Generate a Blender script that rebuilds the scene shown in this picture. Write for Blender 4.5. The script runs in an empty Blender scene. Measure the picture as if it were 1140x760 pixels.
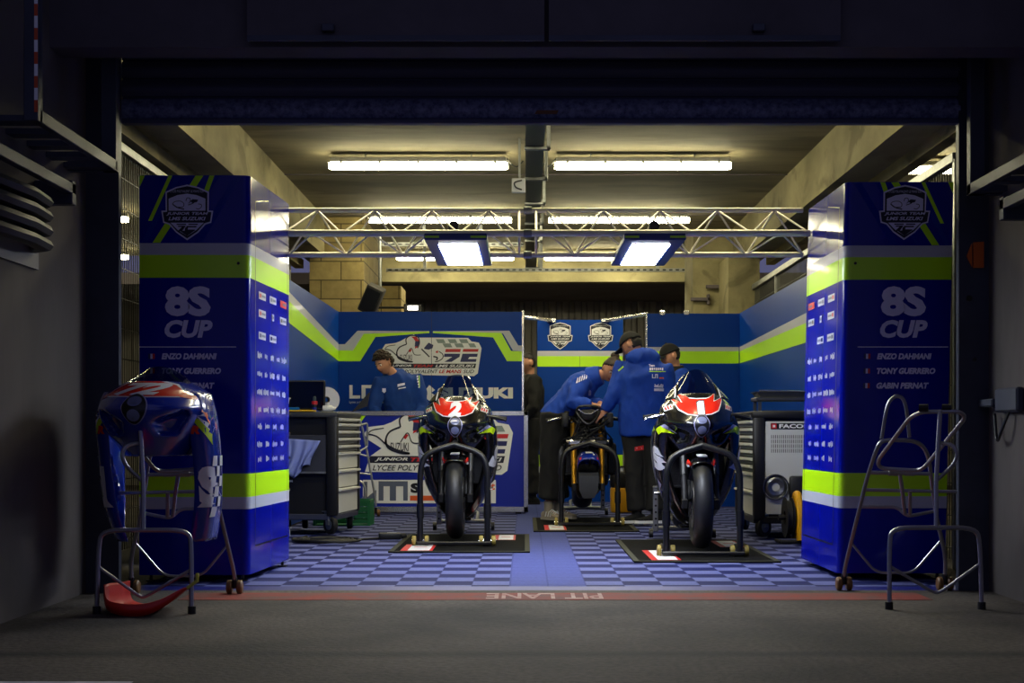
import bpy, bmesh, math, random
import numpy as np
from mathutils import Vector, Matrix, noise
from mathutils.bvhtree import BVHTree
random.seed(7)
V = Vector
PI = math.pi
sc = bpy.context.scene
COL = sc.collection
CAMZ = 0.82
# ------------------------------------------------------------------ camera
cd = bpy.data.cameras.new('camera')
cam = bpy.data.objects.new('camera', cd); COL.objects.link(cam)
cam.location = (0, 0, CAMZ); cam.rotation_euler = (PI/2, 0, 0)
cd.sensor_width = 36; cd.lens = 51.0
cd.shift_x = -15/1140; cd.shift_y = 103/1140
cd.clip_end = 200
sc.camera = cam
# ------------------------------------------------------------------ world, exposure
sc.view_settings.view_transform = 'Standard'
sc.view_settings.look = 'None'
sc.view_settings.gamma = 1
sc.view_settings.use_curve_mapping = False
sc.view_settings.exposure = 0.0
w = bpy.data.worlds.new('dusk_sky'); sc.world = w; w.use_nodes = True
wb = w.node_tree.nodes['Background']
wb.inputs['Color'].default_value = (0.27, 0.28, 0.55, 1); wb.inputs['Strength'].default_value = 0.31
TUBE_E, LED_E = 44.0, 66.0
sc.cycles.use_denoising = True
sc.cycles.max_bounces = 6
sc.cycles.diffuse_bounces = 4
sc.cycles.transparent_max_bounces = 12
sc.cycles.sample_clamp_indirect = 6

# ------------------------------------------------------------------ helpers
F, U0, V0 = 1615.0, 585.0, 483.0
def P(u, v, d): return V(((u-U0)*d/F, d, CAMZ+(V0-v)*d/F))
def px(u, d): return (u-U0)*d/F
def pz(v, d): return CAMZ+(V0-v)*d/F
def gd(v): return F*CAMZ/(v-V0)
def lin(c):
    r = []
    for x in c:
        x = x/255.0
        r.append(x/12.92 if x <= 0.04045 else ((x+0.055)/1.055)**2.4)
    return r

MATS = {}
def mat(name, c=(128,128,128), rough=0.5, metal=0.0, noise_s=0, noise_a=0.2, bump=0, coat=0, emit=None, es=0, spec=0.5, c2=None, detail=4, stretch=(1,1,1), stain=0):
    if name in MATS: return MATS[name]
    m = bpy.data.materials.new(name); m.use_nodes = True
    nt = m.node_tree; b = nt.nodes['Principled BSDF']
    col = lin(c)
    b.inputs['Base Color'].default_value = (*col, 1)
    b.inputs['Roughness'].default_value = rough
    b.inputs['Metallic'].default_value = metal
    b.inputs['Specular IOR Level'].default_value = spec
    if coat: b.inputs['Coat Weight'].default_value = coat; b.inputs['Coat Roughness'].default_value = 0.06
    if emit: b.inputs['Emission Color'].default_value = (*lin(emit), 1); b.inputs['Emission Strength'].default_value = es
    if noise_s:
        tc = nt.nodes.new('ShaderNodeTexCoord'); mp = nt.nodes.new('ShaderNodeMapping'); mp.inputs['Scale'].default_value = stretch
        nz = nt.nodes.new('ShaderNodeTexNoise'); nz.inputs['Scale'].default_value = noise_s; nz.inputs['Detail'].default_value = detail; nz.inputs['Roughness'].default_value = 0.62
        rp = nt.nodes.new('ShaderNodeValToRGB')
        lo = lin(c2) if c2 else [x*(1-noise_a) for x in col]
        hi = col if c2 else [min(1, x*(1+noise_a)) for x in col]
        rp.color_ramp.elements[0].color = (*lo, 1); rp.color_ramp.elements[0].position = 0.33
        rp.color_ramp.elements[1].color = (*hi, 1); rp.color_ramp.elements[1].position = 0.67
        nt.links.new(tc.outputs['Object'], mp.inputs['Vector']); nt.links.new(mp.outputs['Vector'], nz.inputs['Vector'])
        nt.links.new(nz.outputs['Fac'], rp.inputs['Fac']); nt.links.new(rp.outputs['Color'], b.inputs['Base Color'])
        if stain:
            n2 = nt.nodes.new('ShaderNodeTexNoise'); n2.inputs['Scale'].default_value = stain; n2.inputs['Detail'].default_value = 5; n2.inputs['Distortion'].default_value = 0.6
            r2 = nt.nodes.new('ShaderNodeValToRGB'); r2.color_ramp.elements[0].position = 0.36; r2.color_ramp.elements[1].position = 0.44
            r2.color_ramp.elements[0].color = (.55, .54, .52, 1); r2.color_ramp.elements[1].color = (1, 1, 1, 1)
            mx = nt.nodes.new('ShaderNodeMix'); mx.data_type = 'RGBA'; mx.blend_type = 'MULTIPLY'; mx.inputs[0].default_value = 0.75
            nt.links.new(mp.outputs['Vector'], n2.inputs['Vector']); nt.links.new(n2.outputs['Fac'], r2.inputs['Fac'])
            nt.links.new(rp.outputs['Color'], mx.inputs[6]); nt.links.new(r2.outputs['Color'], mx.inputs[7]); nt.links.new(mx.outputs[2], b.inputs['Base Color'])
        if bump:
            bp = nt.nodes.new('ShaderNodeBump'); bp.inputs['Strength'].default_value = bump; bp.inputs['Distance'].default_value = 0.02
            nt.links.new(nz.outputs['Fac'], bp.inputs['Height']); nt.links.new(bp.outputs['Normal'], b.inputs['Normal'])
    MATS[name] = m
    return m

ROOTM = {}
def setp(o, label=None, cat=None, group=None, kind=None):
    if label: o['label'] = label
    if cat: o['category'] = cat
    if group: o['group'] = group
    if kind: o['kind'] = kind
    return o
def thing(name, label, cat, loc=(0,0,0), rotz=0, group=None, kind=None):
    o = bpy.data.objects.new(name, None); COL.objects.link(o)
    o.empty_display_size = 0.1
    o.location = loc; o.rotation_euler = (0, 0, rotz)
    ROOTM[o.name] = Matrix.Translation(V(loc)) @ Matrix.Rotation(rotz, 4, 'Z')
    return setp(o, label, cat, group, kind)
def duptree(o, parent=None):
    c = o.copy(); COL.objects.link(c)
    if parent: c.parent = parent
    for ch in list(o.children): duptree(ch, c)
    return c

class MB:
    def __init__(s):
        s.bm = bmesh.new(); s.mats = []
    def mi(s, m):
        if m not in s.mats: s.mats.append(m)
        return s.mats.index(m)
    def box(s, x0, x1, y0, y1, z0, z1, m, bevel=0, M=None, seg=1):
        T = Matrix.Translation(((x0+x1)/2, (y0+y1)/2, (z0+z1)/2)) @ Matrix.Diagonal((abs(x1-x0), abs(y1-y0), abs(z1-z0), 1))
        if M is not None: T = M @ T
        r = bmesh.ops.create_cube(s.bm, size=1, matrix=T)
        k = s.mi(m); fs = set(f for v in r['verts'] for f in v.link_faces)
        for f in fs: f.material_index = k
        if bevel:
            es = list(set(e for v in r['verts'] for e in v.link_edges))
            bmesh.ops.bevel(s.bm, geom=es, offset=bevel, segments=seg, affect='EDGES', profile=0.5, material=-1)
        return s
    def rings(s, rings, m, closed_ring=True, cap=True, loop=False, mfun=None):
        k = s.mi(m)
        vr = [[s.bm.verts.new(p) for p in r] for r in rings]
        n = len(rings[0]); nr = len(vr)
        for i in range(nr if loop else nr-1):
            a, b = vr[i], vr[(i+1) % nr]
            for j in range(n if closed_ring else n-1):
                j2 = (j+1) % n
                try:
                    f = s.bm.faces.new((a[j], a[j2], b[j2], b[j]))
                    f.material_index = k
                    if mfun:
                        c = f.calc_center_median(); mm = mfun(c)
                        if mm: f.material_index = s.mi(mm)
                except ValueError: pass
        if cap and closed_ring and not loop:
            for r in (vr[0], vr[-1]):
                try:
                    f = s.bm.faces.new(r); f.material_index = k
                except ValueError: pass
        return vr
    def tube(s, pts, r, m, n=8, closed=False, ry=None, up=None):
        pts = [V(p) for p in pts]; N = len(pts)
        rs = r if isinstance(r, (list, tuple)) else [r]*N
        rys = ry if isinstance(ry, (list, tuple)) else ([ry]*N if ry is not None else rs)
        tans = []
        for i in range(N):
            if closed: t = pts[(i+1) % N]-pts[i-1]
            elif i == 0: t = pts[1]-pts[0]
            elif i == N-1: t = pts[-1]-pts[-2]
            else: t = (pts[i+1]-pts[i]).normalized()+(pts[i]-pts[i-1]).normalized()
            tans.append(t.normalized())
        a = V(up) if up is not None else (V((0,0,1)) if abs(tans[0].z) < 0.9 else V((1,0,0)))
        u = (a - tans[0]*a.dot(tans[0])).normalized()
        rg = []
        for i in range(N):
            u = (u - tans[i]*u.dot(tans[i])).normalized()
            w_ = tans[i].cross(u)
            rg.append([pts[i] + u*(math.cos(2*PI*k/n)*rs[i]) + w_*(math.sin(2*PI*k/n)*rys[i]) for k in range(n)])
        s.rings(rg, m, loop=closed)
        return s
    def lathe(s, prof, m, c=(0,0,0), axis='Z', n=20, a0=0, a1=2*PI, mfun=None):
        full = abs(a1-a0-2*PI) < 1e-6
        rg = []
        cnt = n if full else n+1
        for i in range(cnt):
            a = a0+(a1-a0)*i/n; ca, sa = math.cos(a), math.sin(a)
            row = []
            for (r, h) in prof:
                if axis == 'Z': p = (r*ca, r*sa, h)
                elif axis == 'X': p = (h, r*ca, r*sa)
                else: p = (r*ca, h, r*sa)
                row.append(V(p)+V(c))
            rg.append(row)
        s.rings(rg, m, closed_ring=False, cap=False, loop=full, mfun=mfun)
        return s
    def disc(s, c, r, m, axis='Y', n=20, th=0.004, r2=None):
        rr = r if r2 is None else r2
        a = [(0.0001, -th/2), (r, -th/2), (rr, th/2), (0.0001, th/2)]
        s.lathe(a, m, c, axis, n)
        return s
    def ell(s, c, rx, ry, rz, m, M=None, nu=16, nv=10):
        T = Matrix.Translation(c) @ (M if M is not None else Matrix.Identity(4)) @ Matrix.Diagonal((rx, ry, rz, 1))
        r = bmesh.ops.create_uvsphere(s.bm, u_segments=nu, v_segments=nv, radius=1, matrix=T)
        k = s.mi(m)
        for f in set(f for v in r['verts'] for f in v.link_faces): f.material_index = k
        return s
    def poly(s, pts, fr, m, h=0.0, th=0):
        k = s.mi(m)
        vs = [s.bm.verts.new(fr(p, q, h)) for p, q in pts]
        f = s.bm.faces.new(vs); f.material_index = k
        if th:
            vs2 = [s.bm.verts.new(fr(p, q, h-th)) for p, q in pts]
            f2 = s.bm.faces.new(vs2[::-1]); f2.material_index = k
            n = len(vs)
            for i in range(n):
                g = s.bm.faces.new((vs[i], vs2[i], vs2[(i+1) % n], vs[(i+1) % n])); g.material_index = k
        return s
    def rect(s, x0, y0, x1, y1, fr, m, h=0.0):
        return s.poly([(x0,y0),(x1,y0),(x1,y1),(x0,y1)], fr, m, h)
    def line(s, pts, wd, fr, m, h=0.0):
        # flat strip along a polyline in a frame
        k = s.mi(m); n = len(pts); L, R = [], []
        for i in range(n):
            p = V(pts[i]); a = V(pts[max(0,i-1)]); b = V(pts[min(n-1,i+1)])
            t = (b-a); t = t.normalized() if t.length > 1e-9 else V((1,0))
            nn = V((-t.y, t.x)); ww = wd*0.5
            L.append(s.bm.verts.new(fr(*(p+nn*ww), h))); R.append(s.bm.verts.new(fr(*(p-nn*ww), h)))
        for i in range(n-1):
            f = s.bm.faces.new((L[i], R[i], R[i+1], L[i+1])); f.material_index = k
        return s
    def text(s, body, x0, y0, w, h, fr, m, hh=0.0, shear=0.0, bold=0.0, rot180=False):
        vs, fs = text2d(body, shear, bold)
        xs = [v[0] for v in vs]; ys = [v[1] for v in vs]
        ax, bx, ay, by = min(xs), max(xs), min(ys), max(ys)
        k = s.mi(m); nv = []
        for x, y in vs:
            a = (x-ax)/(bx-ax); b = (y-ay)/(by-ay)
            if rot180: a, b = 1-a, 1-b
            nv.append(s.bm.verts.new(fr(x0+a*w, y0+b*h, hh)))
        for f in fs:
            try:
                g = s.bm.faces.new([nv[i] for i in f]); g.material_index = k
            except ValueError: pass
        return s
    def build(s, name, parent=None, label=None, cat=None, group=None, kind=None, world=False, smooth=35, solid=0, subs=0, keep=False, recalc=True):
        if recalc: bmesh.ops.recalc_face_normals(s.bm, faces=s.bm.faces)
        me = bpy.data.meshes.new(name)
        off = None
        if parent is None and not keep:
            if len(s.bm.verts):
                co = np.array([v.co[:] for v in s.bm.verts]); mn, mx = co.min(0), co.max(0)
                off = V(((mn[0]+mx[0])/2, (mn[1]+mx[1])/2, mn[2]))
                bmesh.ops.translate(s.bm, verts=s.bm.verts, vec=-off)
        elif parent is not None and world:
            r = parent
            while r.parent: r = r.parent
            bmesh.ops.transform(s.bm, matrix=ROOTM[r.name].inverted(), verts=s.bm.verts)
        s.bm.to_mesh(me); s.bm.free()
        for m in s.mats: me.materials.append(m)
        if smooth:
            me.polygons.foreach_set('use_smooth', [True]*len(me.polygons))
            me.set_sharp_from_angle(angle=math.radians(smooth))
        o = bpy.data.objects.new(name, me); COL.objects.link(o)
        if off is not None: o.location = off
        if parent is not None: o.parent = parent
        if subs:
            md = o.modifiers.new('subdivision', 'SUBSURF'); md.levels = subs; md.render_levels = subs
        if solid:
            md = o.modifiers.new('thickness', 'SOLIDIFY'); md.thickness = solid; md.offset = -1
        return setp(o, label, cat, group, kind)

_T = {}
def text2d(body, shear, bold):
    key = (body, shear, bold)
    if key not in _T:
        cu = bpy.data.curves.new('lettering', 'FONT'); cu.body = body; cu.size = 1; cu.shear = shear; cu.offset = bold; cu.resolution_u = 3
        ob = bpy.data.objects.new('lettering', cu)
        me = bpy.data.meshes.new_from_object(ob)
        _T[key] = ([(v.co.x, v.co.y) for v in me.vertices], [list(p.vertices) for p in me.polygons])
        bpy.data.objects.remove(ob); bpy.data.meshes.remove(me); bpy.data.curves.remove(cu)
    return _T[key]

def frame(O, U, W, N):
    O, U, W, N = V(O), V(U), V(W), V(N)
    return lambda p, q, h=0.0: O+U*p+W*q+N*h
def front(y, x0=0, z0=0):                 # a plane facing the pit lane
    return frame((x0, y, z0), (1,0,0), (0,0,1), (0,-1,0))
def fillet(pts, rad, k=4, closed=False):
    pts = [V(p) for p in pts]; out = []; n = len(pts)
    for i, p in enumerate(pts):
        if not closed and i in (0, n-1): out.append(p); continue
        a, b = pts[i-1], pts[(i+1) % n]
        ra = min(rad, (a-p).length*0.45); rb = min(rad, (b-p).length*0.45)
        A = p+(a-p).normalized()*ra; B = p+(b-p).normalized()*rb
        for j in range(k+1):
            t = j/k
            out.append(A*(1-t)**2 + p*2*t*(1-t) + B*t*t)
    return out
def spline(pts, k=6):
    pts = [V(p) for p in pts]; out = []; n = len(pts)
    for i in range(n-1):
        p0, p1, p2, p3 = pts[max(0,i-1)], pts[i], pts[i+1], pts[min(n-1,i+2)]
        for j in range(k):
            t = j/k
            out.append(0.5*((2*p1)+(p2-p0)*t+(2*p0-5*p1+4*p2-p3)*t*t+(3*p1-p0-3*p2+p3)*t**3))
    out.append(pts[-1])
    return out
def herm(xs, ys):
    xs = list(xs); ys = list(ys); n = len(xs); d = []
    for i in range(n):
        if i == 0: d.append((ys[1]-ys[0])/(xs[1]-xs[0]))
        elif i == n-1: d.append((ys[-1]-ys[-2])/(xs[-1]-xs[-2]))
        else: d.append((ys[i+1]-ys[i-1])/(xs[i+1]-xs[i-1]))
    def f(x):
        x = min(max(x, xs[0]), xs[-1]); i = 0
        while i < n-2 and x > xs[i+1]: i += 1
        h = xs[i+1]-xs[i]; t = (x-xs[i])/h
        return (1+2*t)*(1-t)**2*ys[i]+t*(1-t)**2*h*d[i]+t*t*(3-2*t)*ys[i+1]+t*t*(t-1)*h*d[i+1]
    return f
def inpoly(x, y, poly):
    c = False; n = len(poly); j = n-1
    for i in range(n):
        xi, yi = poly[i]; xj, yj = poly[j]
        if (yi > y) != (yj > y) and x < (xj-xi)*(y-yi)/(yj-yi)+xi: c = not c
        j = i
    return c
def bvh_of(o):
    me = o.data
    return BVHTree.FromPolygons([v.co[:] for v in me.vertices], [p.vertices[:] for p in me.polygons])
def project(mb, bvh, y0=-5.0, direction=(0,1,0), lift=0.003, sub=0.014, maxd=90):
    # lay flat artwork onto a curved surface along a direction (object space)
    if sub:
        co = np.array([v.co[:] for v in mb.bm.verts]); mn, mx = co.min(0), co.max(0)
        for ax in range(3):
            if abs(direction[ax]) > 0.5: continue
            nrm = [0, 0, 0]; nrm[ax] = 1
            x = math.floor(mn[ax]/sub)*sub+sub
            while x < mx[ax]:
                pc = [0, 0, 0]; pc[ax] = x
                bmesh.ops.bisect_plane(mb.bm, geom=mb.bm.verts[:]+mb.bm.edges[:]+mb.bm.faces[:], dist=1e-6, plane_co=pc, plane_no=nrm)
                x += sub
        bmesh.ops.triangulate(mb.bm, faces=mb.bm.faces)
    d = V(direction)
    for v in list(mb.bm.verts):
        v.tag = False
        o = V(v.co) - d*3.0
        hit, nrm, idx, dist = bvh.ray_cast(o, d, maxd)
        if hit is not None: v.co = hit - d*lift
        else: v.tag = True
    dead = [v for v in mb.bm.verts if v.tag]
    if dead: bmesh.ops.delete(mb.bm, geom=dead, context='VERTS')
    return mb
# ------------------------------------------------------------------ materials
CONC = mat('concrete_cast', (150,141,104), 0.9, noise_s=1.8, noise_a=0.30, bump=0.25, detail=8, stretch=(1,0.6,1), stain=2.6)
CEIL = mat('concrete_ceiling', (134,125,96), 0.9, noise_s=1.3, noise_a=0.30, bump=0.2, detail=8, stretch=(0.5,1.6,1), stain=1.1)
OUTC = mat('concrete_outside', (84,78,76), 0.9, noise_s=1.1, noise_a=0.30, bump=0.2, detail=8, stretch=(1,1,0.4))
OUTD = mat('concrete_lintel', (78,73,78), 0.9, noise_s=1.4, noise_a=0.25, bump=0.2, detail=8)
DARKW = mat('dark_wall', (96,88,92), 0.9, noise_s=1.5, noise_a=0.2)
STEEL = mat('jamb_steel', (58,62,76), 0.55, 0.3, noise_s=3, noise_a=0.2)
GALV = mat('galvanised', (150,152,150), 0.42, 0.8, noise_s=12, noise_a=0.2)
ALU = mat('aluminium', (222,222,222), 0.22, 0.9)
CHROME = mat('chrome', (205,208,214), 0.14, 1.0)
TUBESTEEL = mat('stand_tube', (150,150,158), 0.35, 0.8)
BLACK = mat('black_plastic', (16,16,18), 0.5)
BLACKM = mat('black_powder_coat', (13,13,15), 0.38)
RUBBER = mat('rubber', (15,15,16), 0.62)
SLICK = mat('slick_tyre', (24,24,26), 0.5, noise_s=25, noise_a=0.2)
BLUEP = mat('panel_blue', (0,58,150), 0.4, spec=.15)
BLUET = mat('tower_blue', (4,16,152), 0.14, spec=.3)
BLUETD = mat('tower_blue_streak', (8,38,158), 0.14, spec=.3)
LIME = mat('vinyl_lime', (188,246,4), 0.34, coat=0.1)
GREYV = mat('vinyl_grey', (186,190,204), 0.36, coat=0.1)
SILV = mat('handle_silver', (226,226,222), .35, .2)
WHITEV = mat('vinyl_white', (232,233,236), 0.4)
LILAC = mat('vinyl_pale', (222,220,252), 0.4)
NAVY = mat('vinyl_navy', (14,16,44), 0.4)
NAVYB = mat('vinyl_navy_blue', (22,28,92), 0.4)
REDV = mat('vinyl_red', (196,28,30), 0.4)
ORANGE = mat('vinyl_orange', (222,92,30), 0.4)
GREYD = mat('vinyl_slate', (92,100,124), 0.4)
GREYC = mat('vinyl_check', (132,146,146), 0.4)
BLK = mat('vinyl_black', (12,12,14), 0.4)
DIFF = mat('lamp_tube_cover', (255,250,235), 0.4, emit=(250,240,196), es=TUBE_E)
LEDM = mat('led_diffuser', (255,255,255), 0.4, emit=(235,242,255), es=LED_E)
CMU = None

def nodes(m):
    nt = m.node_tree
    return nt, nt.nodes['Principled BSDF']
def tilemat():
    m = mat('checker_tile', (90,100,180), 0.7, spec=0.12); nt, b = nodes(m)
    N = nt.nodes; Lk = nt.links
    g = N.new('ShaderNodeTexCoord'); sp = N.new('ShaderNodeSeparateXYZ'); Lk.new(g.outputs['Object'], sp.inputs[0])
    def mth(op, a, c=None):
        n = N.new('ShaderNodeMath'); n.operation = op
        for i, q in enumerate((a, c)):
            if q is None: continue
            if isinstance(q, (int, float)): n.inputs[i].default_value = q
            else: Lk.new(q, n.inputs[i])
        return n.outputs[0]
    s = 0.2037
    X = mth('DIVIDE', mth('ADD', sp.outputs[0], 1.3055), s); Y = mth('DIVIDE', mth('SUBTRACT', sp.outputs[1], 7.767), s)
    fx, fy = mth('FLOOR', X), mth('FLOOR', Y)
    flip = mth('GREATER_THAN', X, 7.5)
    par = mth('MODULO', mth('ADD', mth('ADD', mth('ADD', fx, fy), flip), 40), 2)
    # seam lines
    def edge(c):
        fr = mth('FRACT', c); return mth('MINIMUM', fr, mth('SUBTRACT', 1.0, fr))
    seam = mth('LESS_THAN', mth('MINIMUM', edge(X), edge(Y)), 0.025)
    mid = mth('MULTIPLY', mth('GREATER_THAN', X, 5.98), mth('LESS_THAN', X, 8.0))
    mx = N.new('ShaderNodeMix'); mx.data_type = 'RGBA'
    mx.inputs[6].default_value = (*lin((24,32,88)), 1); mx.inputs[7].default_value = (*lin((106,112,164)), 1); Lk.new(par, mx.inputs[0])
    m2 = N.new('ShaderNodeMix'); m2.data_type = 'RGBA'; Lk.new(mid, m2.inputs[0]); Lk.new(mx.outputs[2], m2.inputs[6]); m2.inputs[7].default_value = (*lin((76,86,152)), 1)
    nz = N.new('ShaderNodeTexNoise'); nz.inputs['Scale'].default_value = 60; Lk.new(g.outputs['Object'], nz.inputs['Vector'])
    m3 = N.new('ShaderNodeMix'); m3.data_type = 'RGBA'; m3.blend_type = 'MULTIPLY'; m3.inputs[0].default_value = 0.45
    Lk.new(m2.outputs[2], m3.inputs[6]); Lk.new(nz.outputs['Fac'], m3.inputs[7])
    m4 = N.new('ShaderNodeMix'); m4.data_type = 'RGBA'; Lk.new(mth('MULTIPLY', seam, 0.35), m4.inputs[0]); Lk.new(m3.outputs[2], m4.inputs[6]); m4.inputs[7].default_value = (*lin((22,28,80)), 1)
    Lk.new(m4.outputs[2], b.inputs['Base Color'])
    # ribbed surface
    wv = N.new('ShaderNodeTexWave'); wv.inputs['Scale'].default_value = 22; wv.bands_direction = 'Y'; Lk.new(g.outputs['Object'], wv.inputs['Vector'])
    bp = N.new('ShaderNodeBump'); bp.inputs['Strength'].default_value = 0.25; bp.inputs['Distance'].default_value = 0.004
    Lk.new(wv.outputs['Fac'], bp.inputs['Height']); Lk.new(bp.outputs['Normal'], b.inputs['Normal'])
    return m
def groundmat():
    m = mat('pit_lane_concrete', (112,104,100), 0.85, spec=0.3); nt, b = nodes(m); N = nt.nodes; Lk = nt.links
    tc = N.new('ShaderNodeTexCoord'); sp = N.new('ShaderNodeSeparateXYZ'); Lk.new(tc.outputs['Object'], sp.inputs[0])
    n1 = N.new('ShaderNodeTexNoise'); n1.inputs['Scale'].default_value = 1.3; n1.inputs['Detail'].default_value = 9; Lk.new(tc.outputs['Object'], n1.inputs['Vector'])
    n2 = N.new('ShaderNodeTexNoise'); n2.inputs['Scale'].default_value = 38; n2.inputs['Detail'].default_value = 6; Lk.new(tc.outputs['Object'], n2.inputs['Vector'])
    r = N.new('ShaderNodeValToRGB'); r.color_ramp.elements[0].position = .3; r.color_ramp.elements[1].position = .7
    r.color_ramp.elements[0].color = (*lin((46,42,39)), 1); r.color_ramp.elements[1].color = (*lin((98,90,80)), 1); Lk.new(n1.outputs['Fac'], r.inputs['Fac'])
    mx = N.new('ShaderNodeMix'); mx.data_type = 'RGBA'; mx.blend_type = 'MULTIPLY'; mx.inputs[0].default_value = 0.55
    r2 = N.new('ShaderNodeValToRGB'); r2.color_ramp.elements[0].position = .35; r2.color_ramp.elements[1].position = .6; r2.color_ramp.elements[0].color = (.25,.25,.25,1); Lk.new(n2.outputs['Fac'], r2.inputs['Fac'])
    Lk.new(r.outputs['Color'], mx.inputs[6]); Lk.new(r2.outputs['Color'], mx.inputs[7])
    # dark tyre-rubber band across the lane
    def mth(op, a, c):
        n = N.new('ShaderNodeMath'); n.operation = op
        for i, q in enumerate((a, c)):
            if isinstance(q, (int, float)): n.inputs[i].default_value = q
            else: Lk.new(q, n.inputs[i])
        return n.outputs[0]
    dist = mth('ABSOLUTE', mth('SUBTRACT', mth('ADD', sp.outputs[1], mth('MULTIPLY', n1.outputs['Fac'], 0.12)), 5.47), 0)
    band = N.new('ShaderNodeMapRange'); band.inputs['From Min'].default_value = 0.02; band.inputs['From Max'].default_value = 0.10; band.inputs['To Min'].default_value = 0.8; band.inputs['To Max'].default_value = 0.0
    Lk.new(dist, band.inputs['Value'])
    m5 = N.new('ShaderNodeMix'); m5.data_type = 'RGBA'; Lk.new(band.outputs[0], m5.inputs[0]); Lk.new(mx.outputs[2], m5.inputs[6]); m5.inputs[7].default_value = (*lin((26,25,27)), 1)
    Lk.new(m5.outputs[2], b.inputs['Base Color'])
    bp = N.new('ShaderNodeBump'); bp.inputs['Strength'].default_value = 0.5; bp.inputs['Distance'].default_value = 0.01
    Lk.new(n2.outputs['Fac'], bp.inputs['Height']); Lk.new(bp.outputs['Normal'], b.inputs['Normal'])
    return m
def blockmat():
    m = mat('concrete_block', (170,150,96), 0.9); nt, b = nodes(m); N = nt.nodes; Lk = nt.links
    tc = N.new('ShaderNodeTexCoord'); sp = N.new('ShaderNodeSeparateXYZ'); Lk.new(tc.outputs['Object'], sp.inputs[0])
    cb = N.new('ShaderNodeCombineXYZ'); ad = N.new('ShaderNodeMath'); ad.operation = 'ADD'
    Lk.new(sp.outputs[0], ad.inputs[0]); Lk.new(sp.outputs[1], ad.inputs[1]); Lk.new(ad.outputs[0], cb.inputs[0]); Lk.new(sp.outputs[2], cb.inputs[1])
    br = N.new('ShaderNodeTexBrick'); br.inputs['Scale'].default_value = 1.0; br.inputs['Brick Width'].default_value = 0.46; br.inputs['Row Height'].default_value = 0.215; br.inputs['Mortar Size'].default_value = 0.007
    br.inputs['Color1'].default_value = (*lin((176,156,100)), 1); br.inputs['Color2'].default_value = (*lin((156,138,88)), 1); br.inputs['Mortar'].default_value = (*lin((92,80,50)), 1)
    Lk.new(cb.outputs[0], br.inputs['Vector'])
    nz = N.new('ShaderNodeTexNoise'); nz.inputs['Scale'].default_value = 14; nz.inputs['Detail'].default_value = 7; Lk.new(tc.outputs['Object'], nz.inputs['Vector'])
    mx = N.new('ShaderNodeMix'); mx.data_type = 'RGBA'; mx.blend_type = 'MULTIPLY'; mx.inputs[0].default_value = .5
    Lk.new(br.outputs['Color'], mx.inputs[6]); Lk.new(nz.outputs['Fac'], mx.inputs[7]); Lk.new(mx.outputs[2], b.inputs['Base Color'])
    bp = N.new('ShaderNodeBump'); bp.inputs['Strength'].default_value = .5; bp.inputs['Distance'].default_value = .01; Lk.new(br.outputs['Fac'], bp.inputs['Height']); bp.invert = True
    Lk.new(bp.outputs['Normal'], b.inputs['Normal'])
    return m
def glassmat(name, tint, refl=0.12, op=0.25):
    m = bpy.data.materials.new(name); m.use_nodes = True; nt = m.node_tree; N = nt.nodes; Lk = nt.links
    b = N['Principled BSDF']; b.inputs['Base Color'].default_value = (*lin((8,10,22)), 1); b.inputs['Roughness'].default_value = 0.04; b.inputs['Coat Weight'].default_value = 0.5
    t = N.new('ShaderNodeBsdfTransparent'); t.inputs['Color'].default_value = (*lin(tint), 1)
    fz = N.new('ShaderNodeFresnel'); fz.inputs['IOR'].default_value = 1.5
    ad = N.new('ShaderNodeMath'); ad.operation = 'ADD'; ad.use_clamp = True; Lk.new(fz.outputs[0], ad.inputs[0]); ad.inputs[1].default_value = op
    mx = N.new('ShaderNodeMixShader'); Lk.new(ad.outputs[0], mx.inputs[0]); Lk.new(t.outputs[0], mx.inputs[1]); Lk.new(b.outputs[0], mx.inputs[2])
    Lk.new(mx.outputs[0], N['Material Output'].inputs['Surface'])
    return m
TILE = tilemat(); GROUND = groundmat(); CMU = blockmat()
SCREEN = glassmat('smoked_screen', (132,148,176), op=0.07)

# ------------------------------------------------------------------ the building
S = 'structure'
def wall(name, *b, m=CONC): return MB().box(*b, m).build(name, kind=S, smooth=0, keep=True)
wall('floor', -9, 9, 1.0, 26, -0.2, 0, m=GROUND)
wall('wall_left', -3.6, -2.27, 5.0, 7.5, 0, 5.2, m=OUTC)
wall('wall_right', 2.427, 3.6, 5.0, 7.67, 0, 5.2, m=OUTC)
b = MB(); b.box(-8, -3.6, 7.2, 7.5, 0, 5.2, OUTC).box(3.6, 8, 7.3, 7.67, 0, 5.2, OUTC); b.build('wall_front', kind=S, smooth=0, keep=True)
# lintel and the two thin facing slabs bolted on it
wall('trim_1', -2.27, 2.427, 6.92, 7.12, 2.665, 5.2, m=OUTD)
for i, (x0, x1) in enumerate(((275, 606), (611, 936))):
    a = wall('trim_%d' % (2+i), px(x0, 6.86), px(x1, 6.86), 6.86, 6.92, 2.69, 4.6, m=OUTD)
    MB().box(px(x0,6.84), px(x1,6.84), 6.84, 6.86, 2.675, 2.70, STEEL).build('drip_edge', a, smooth=0)
    for u in ((365, ) if i == 0 else (845,)):
        MB().box(px(u-7,6.83), px(u+7,6.83), 6.82, 6.86, 2.715, 2.75, STEEL, bevel=.004).build('bracket', a, smooth=0)
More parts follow.
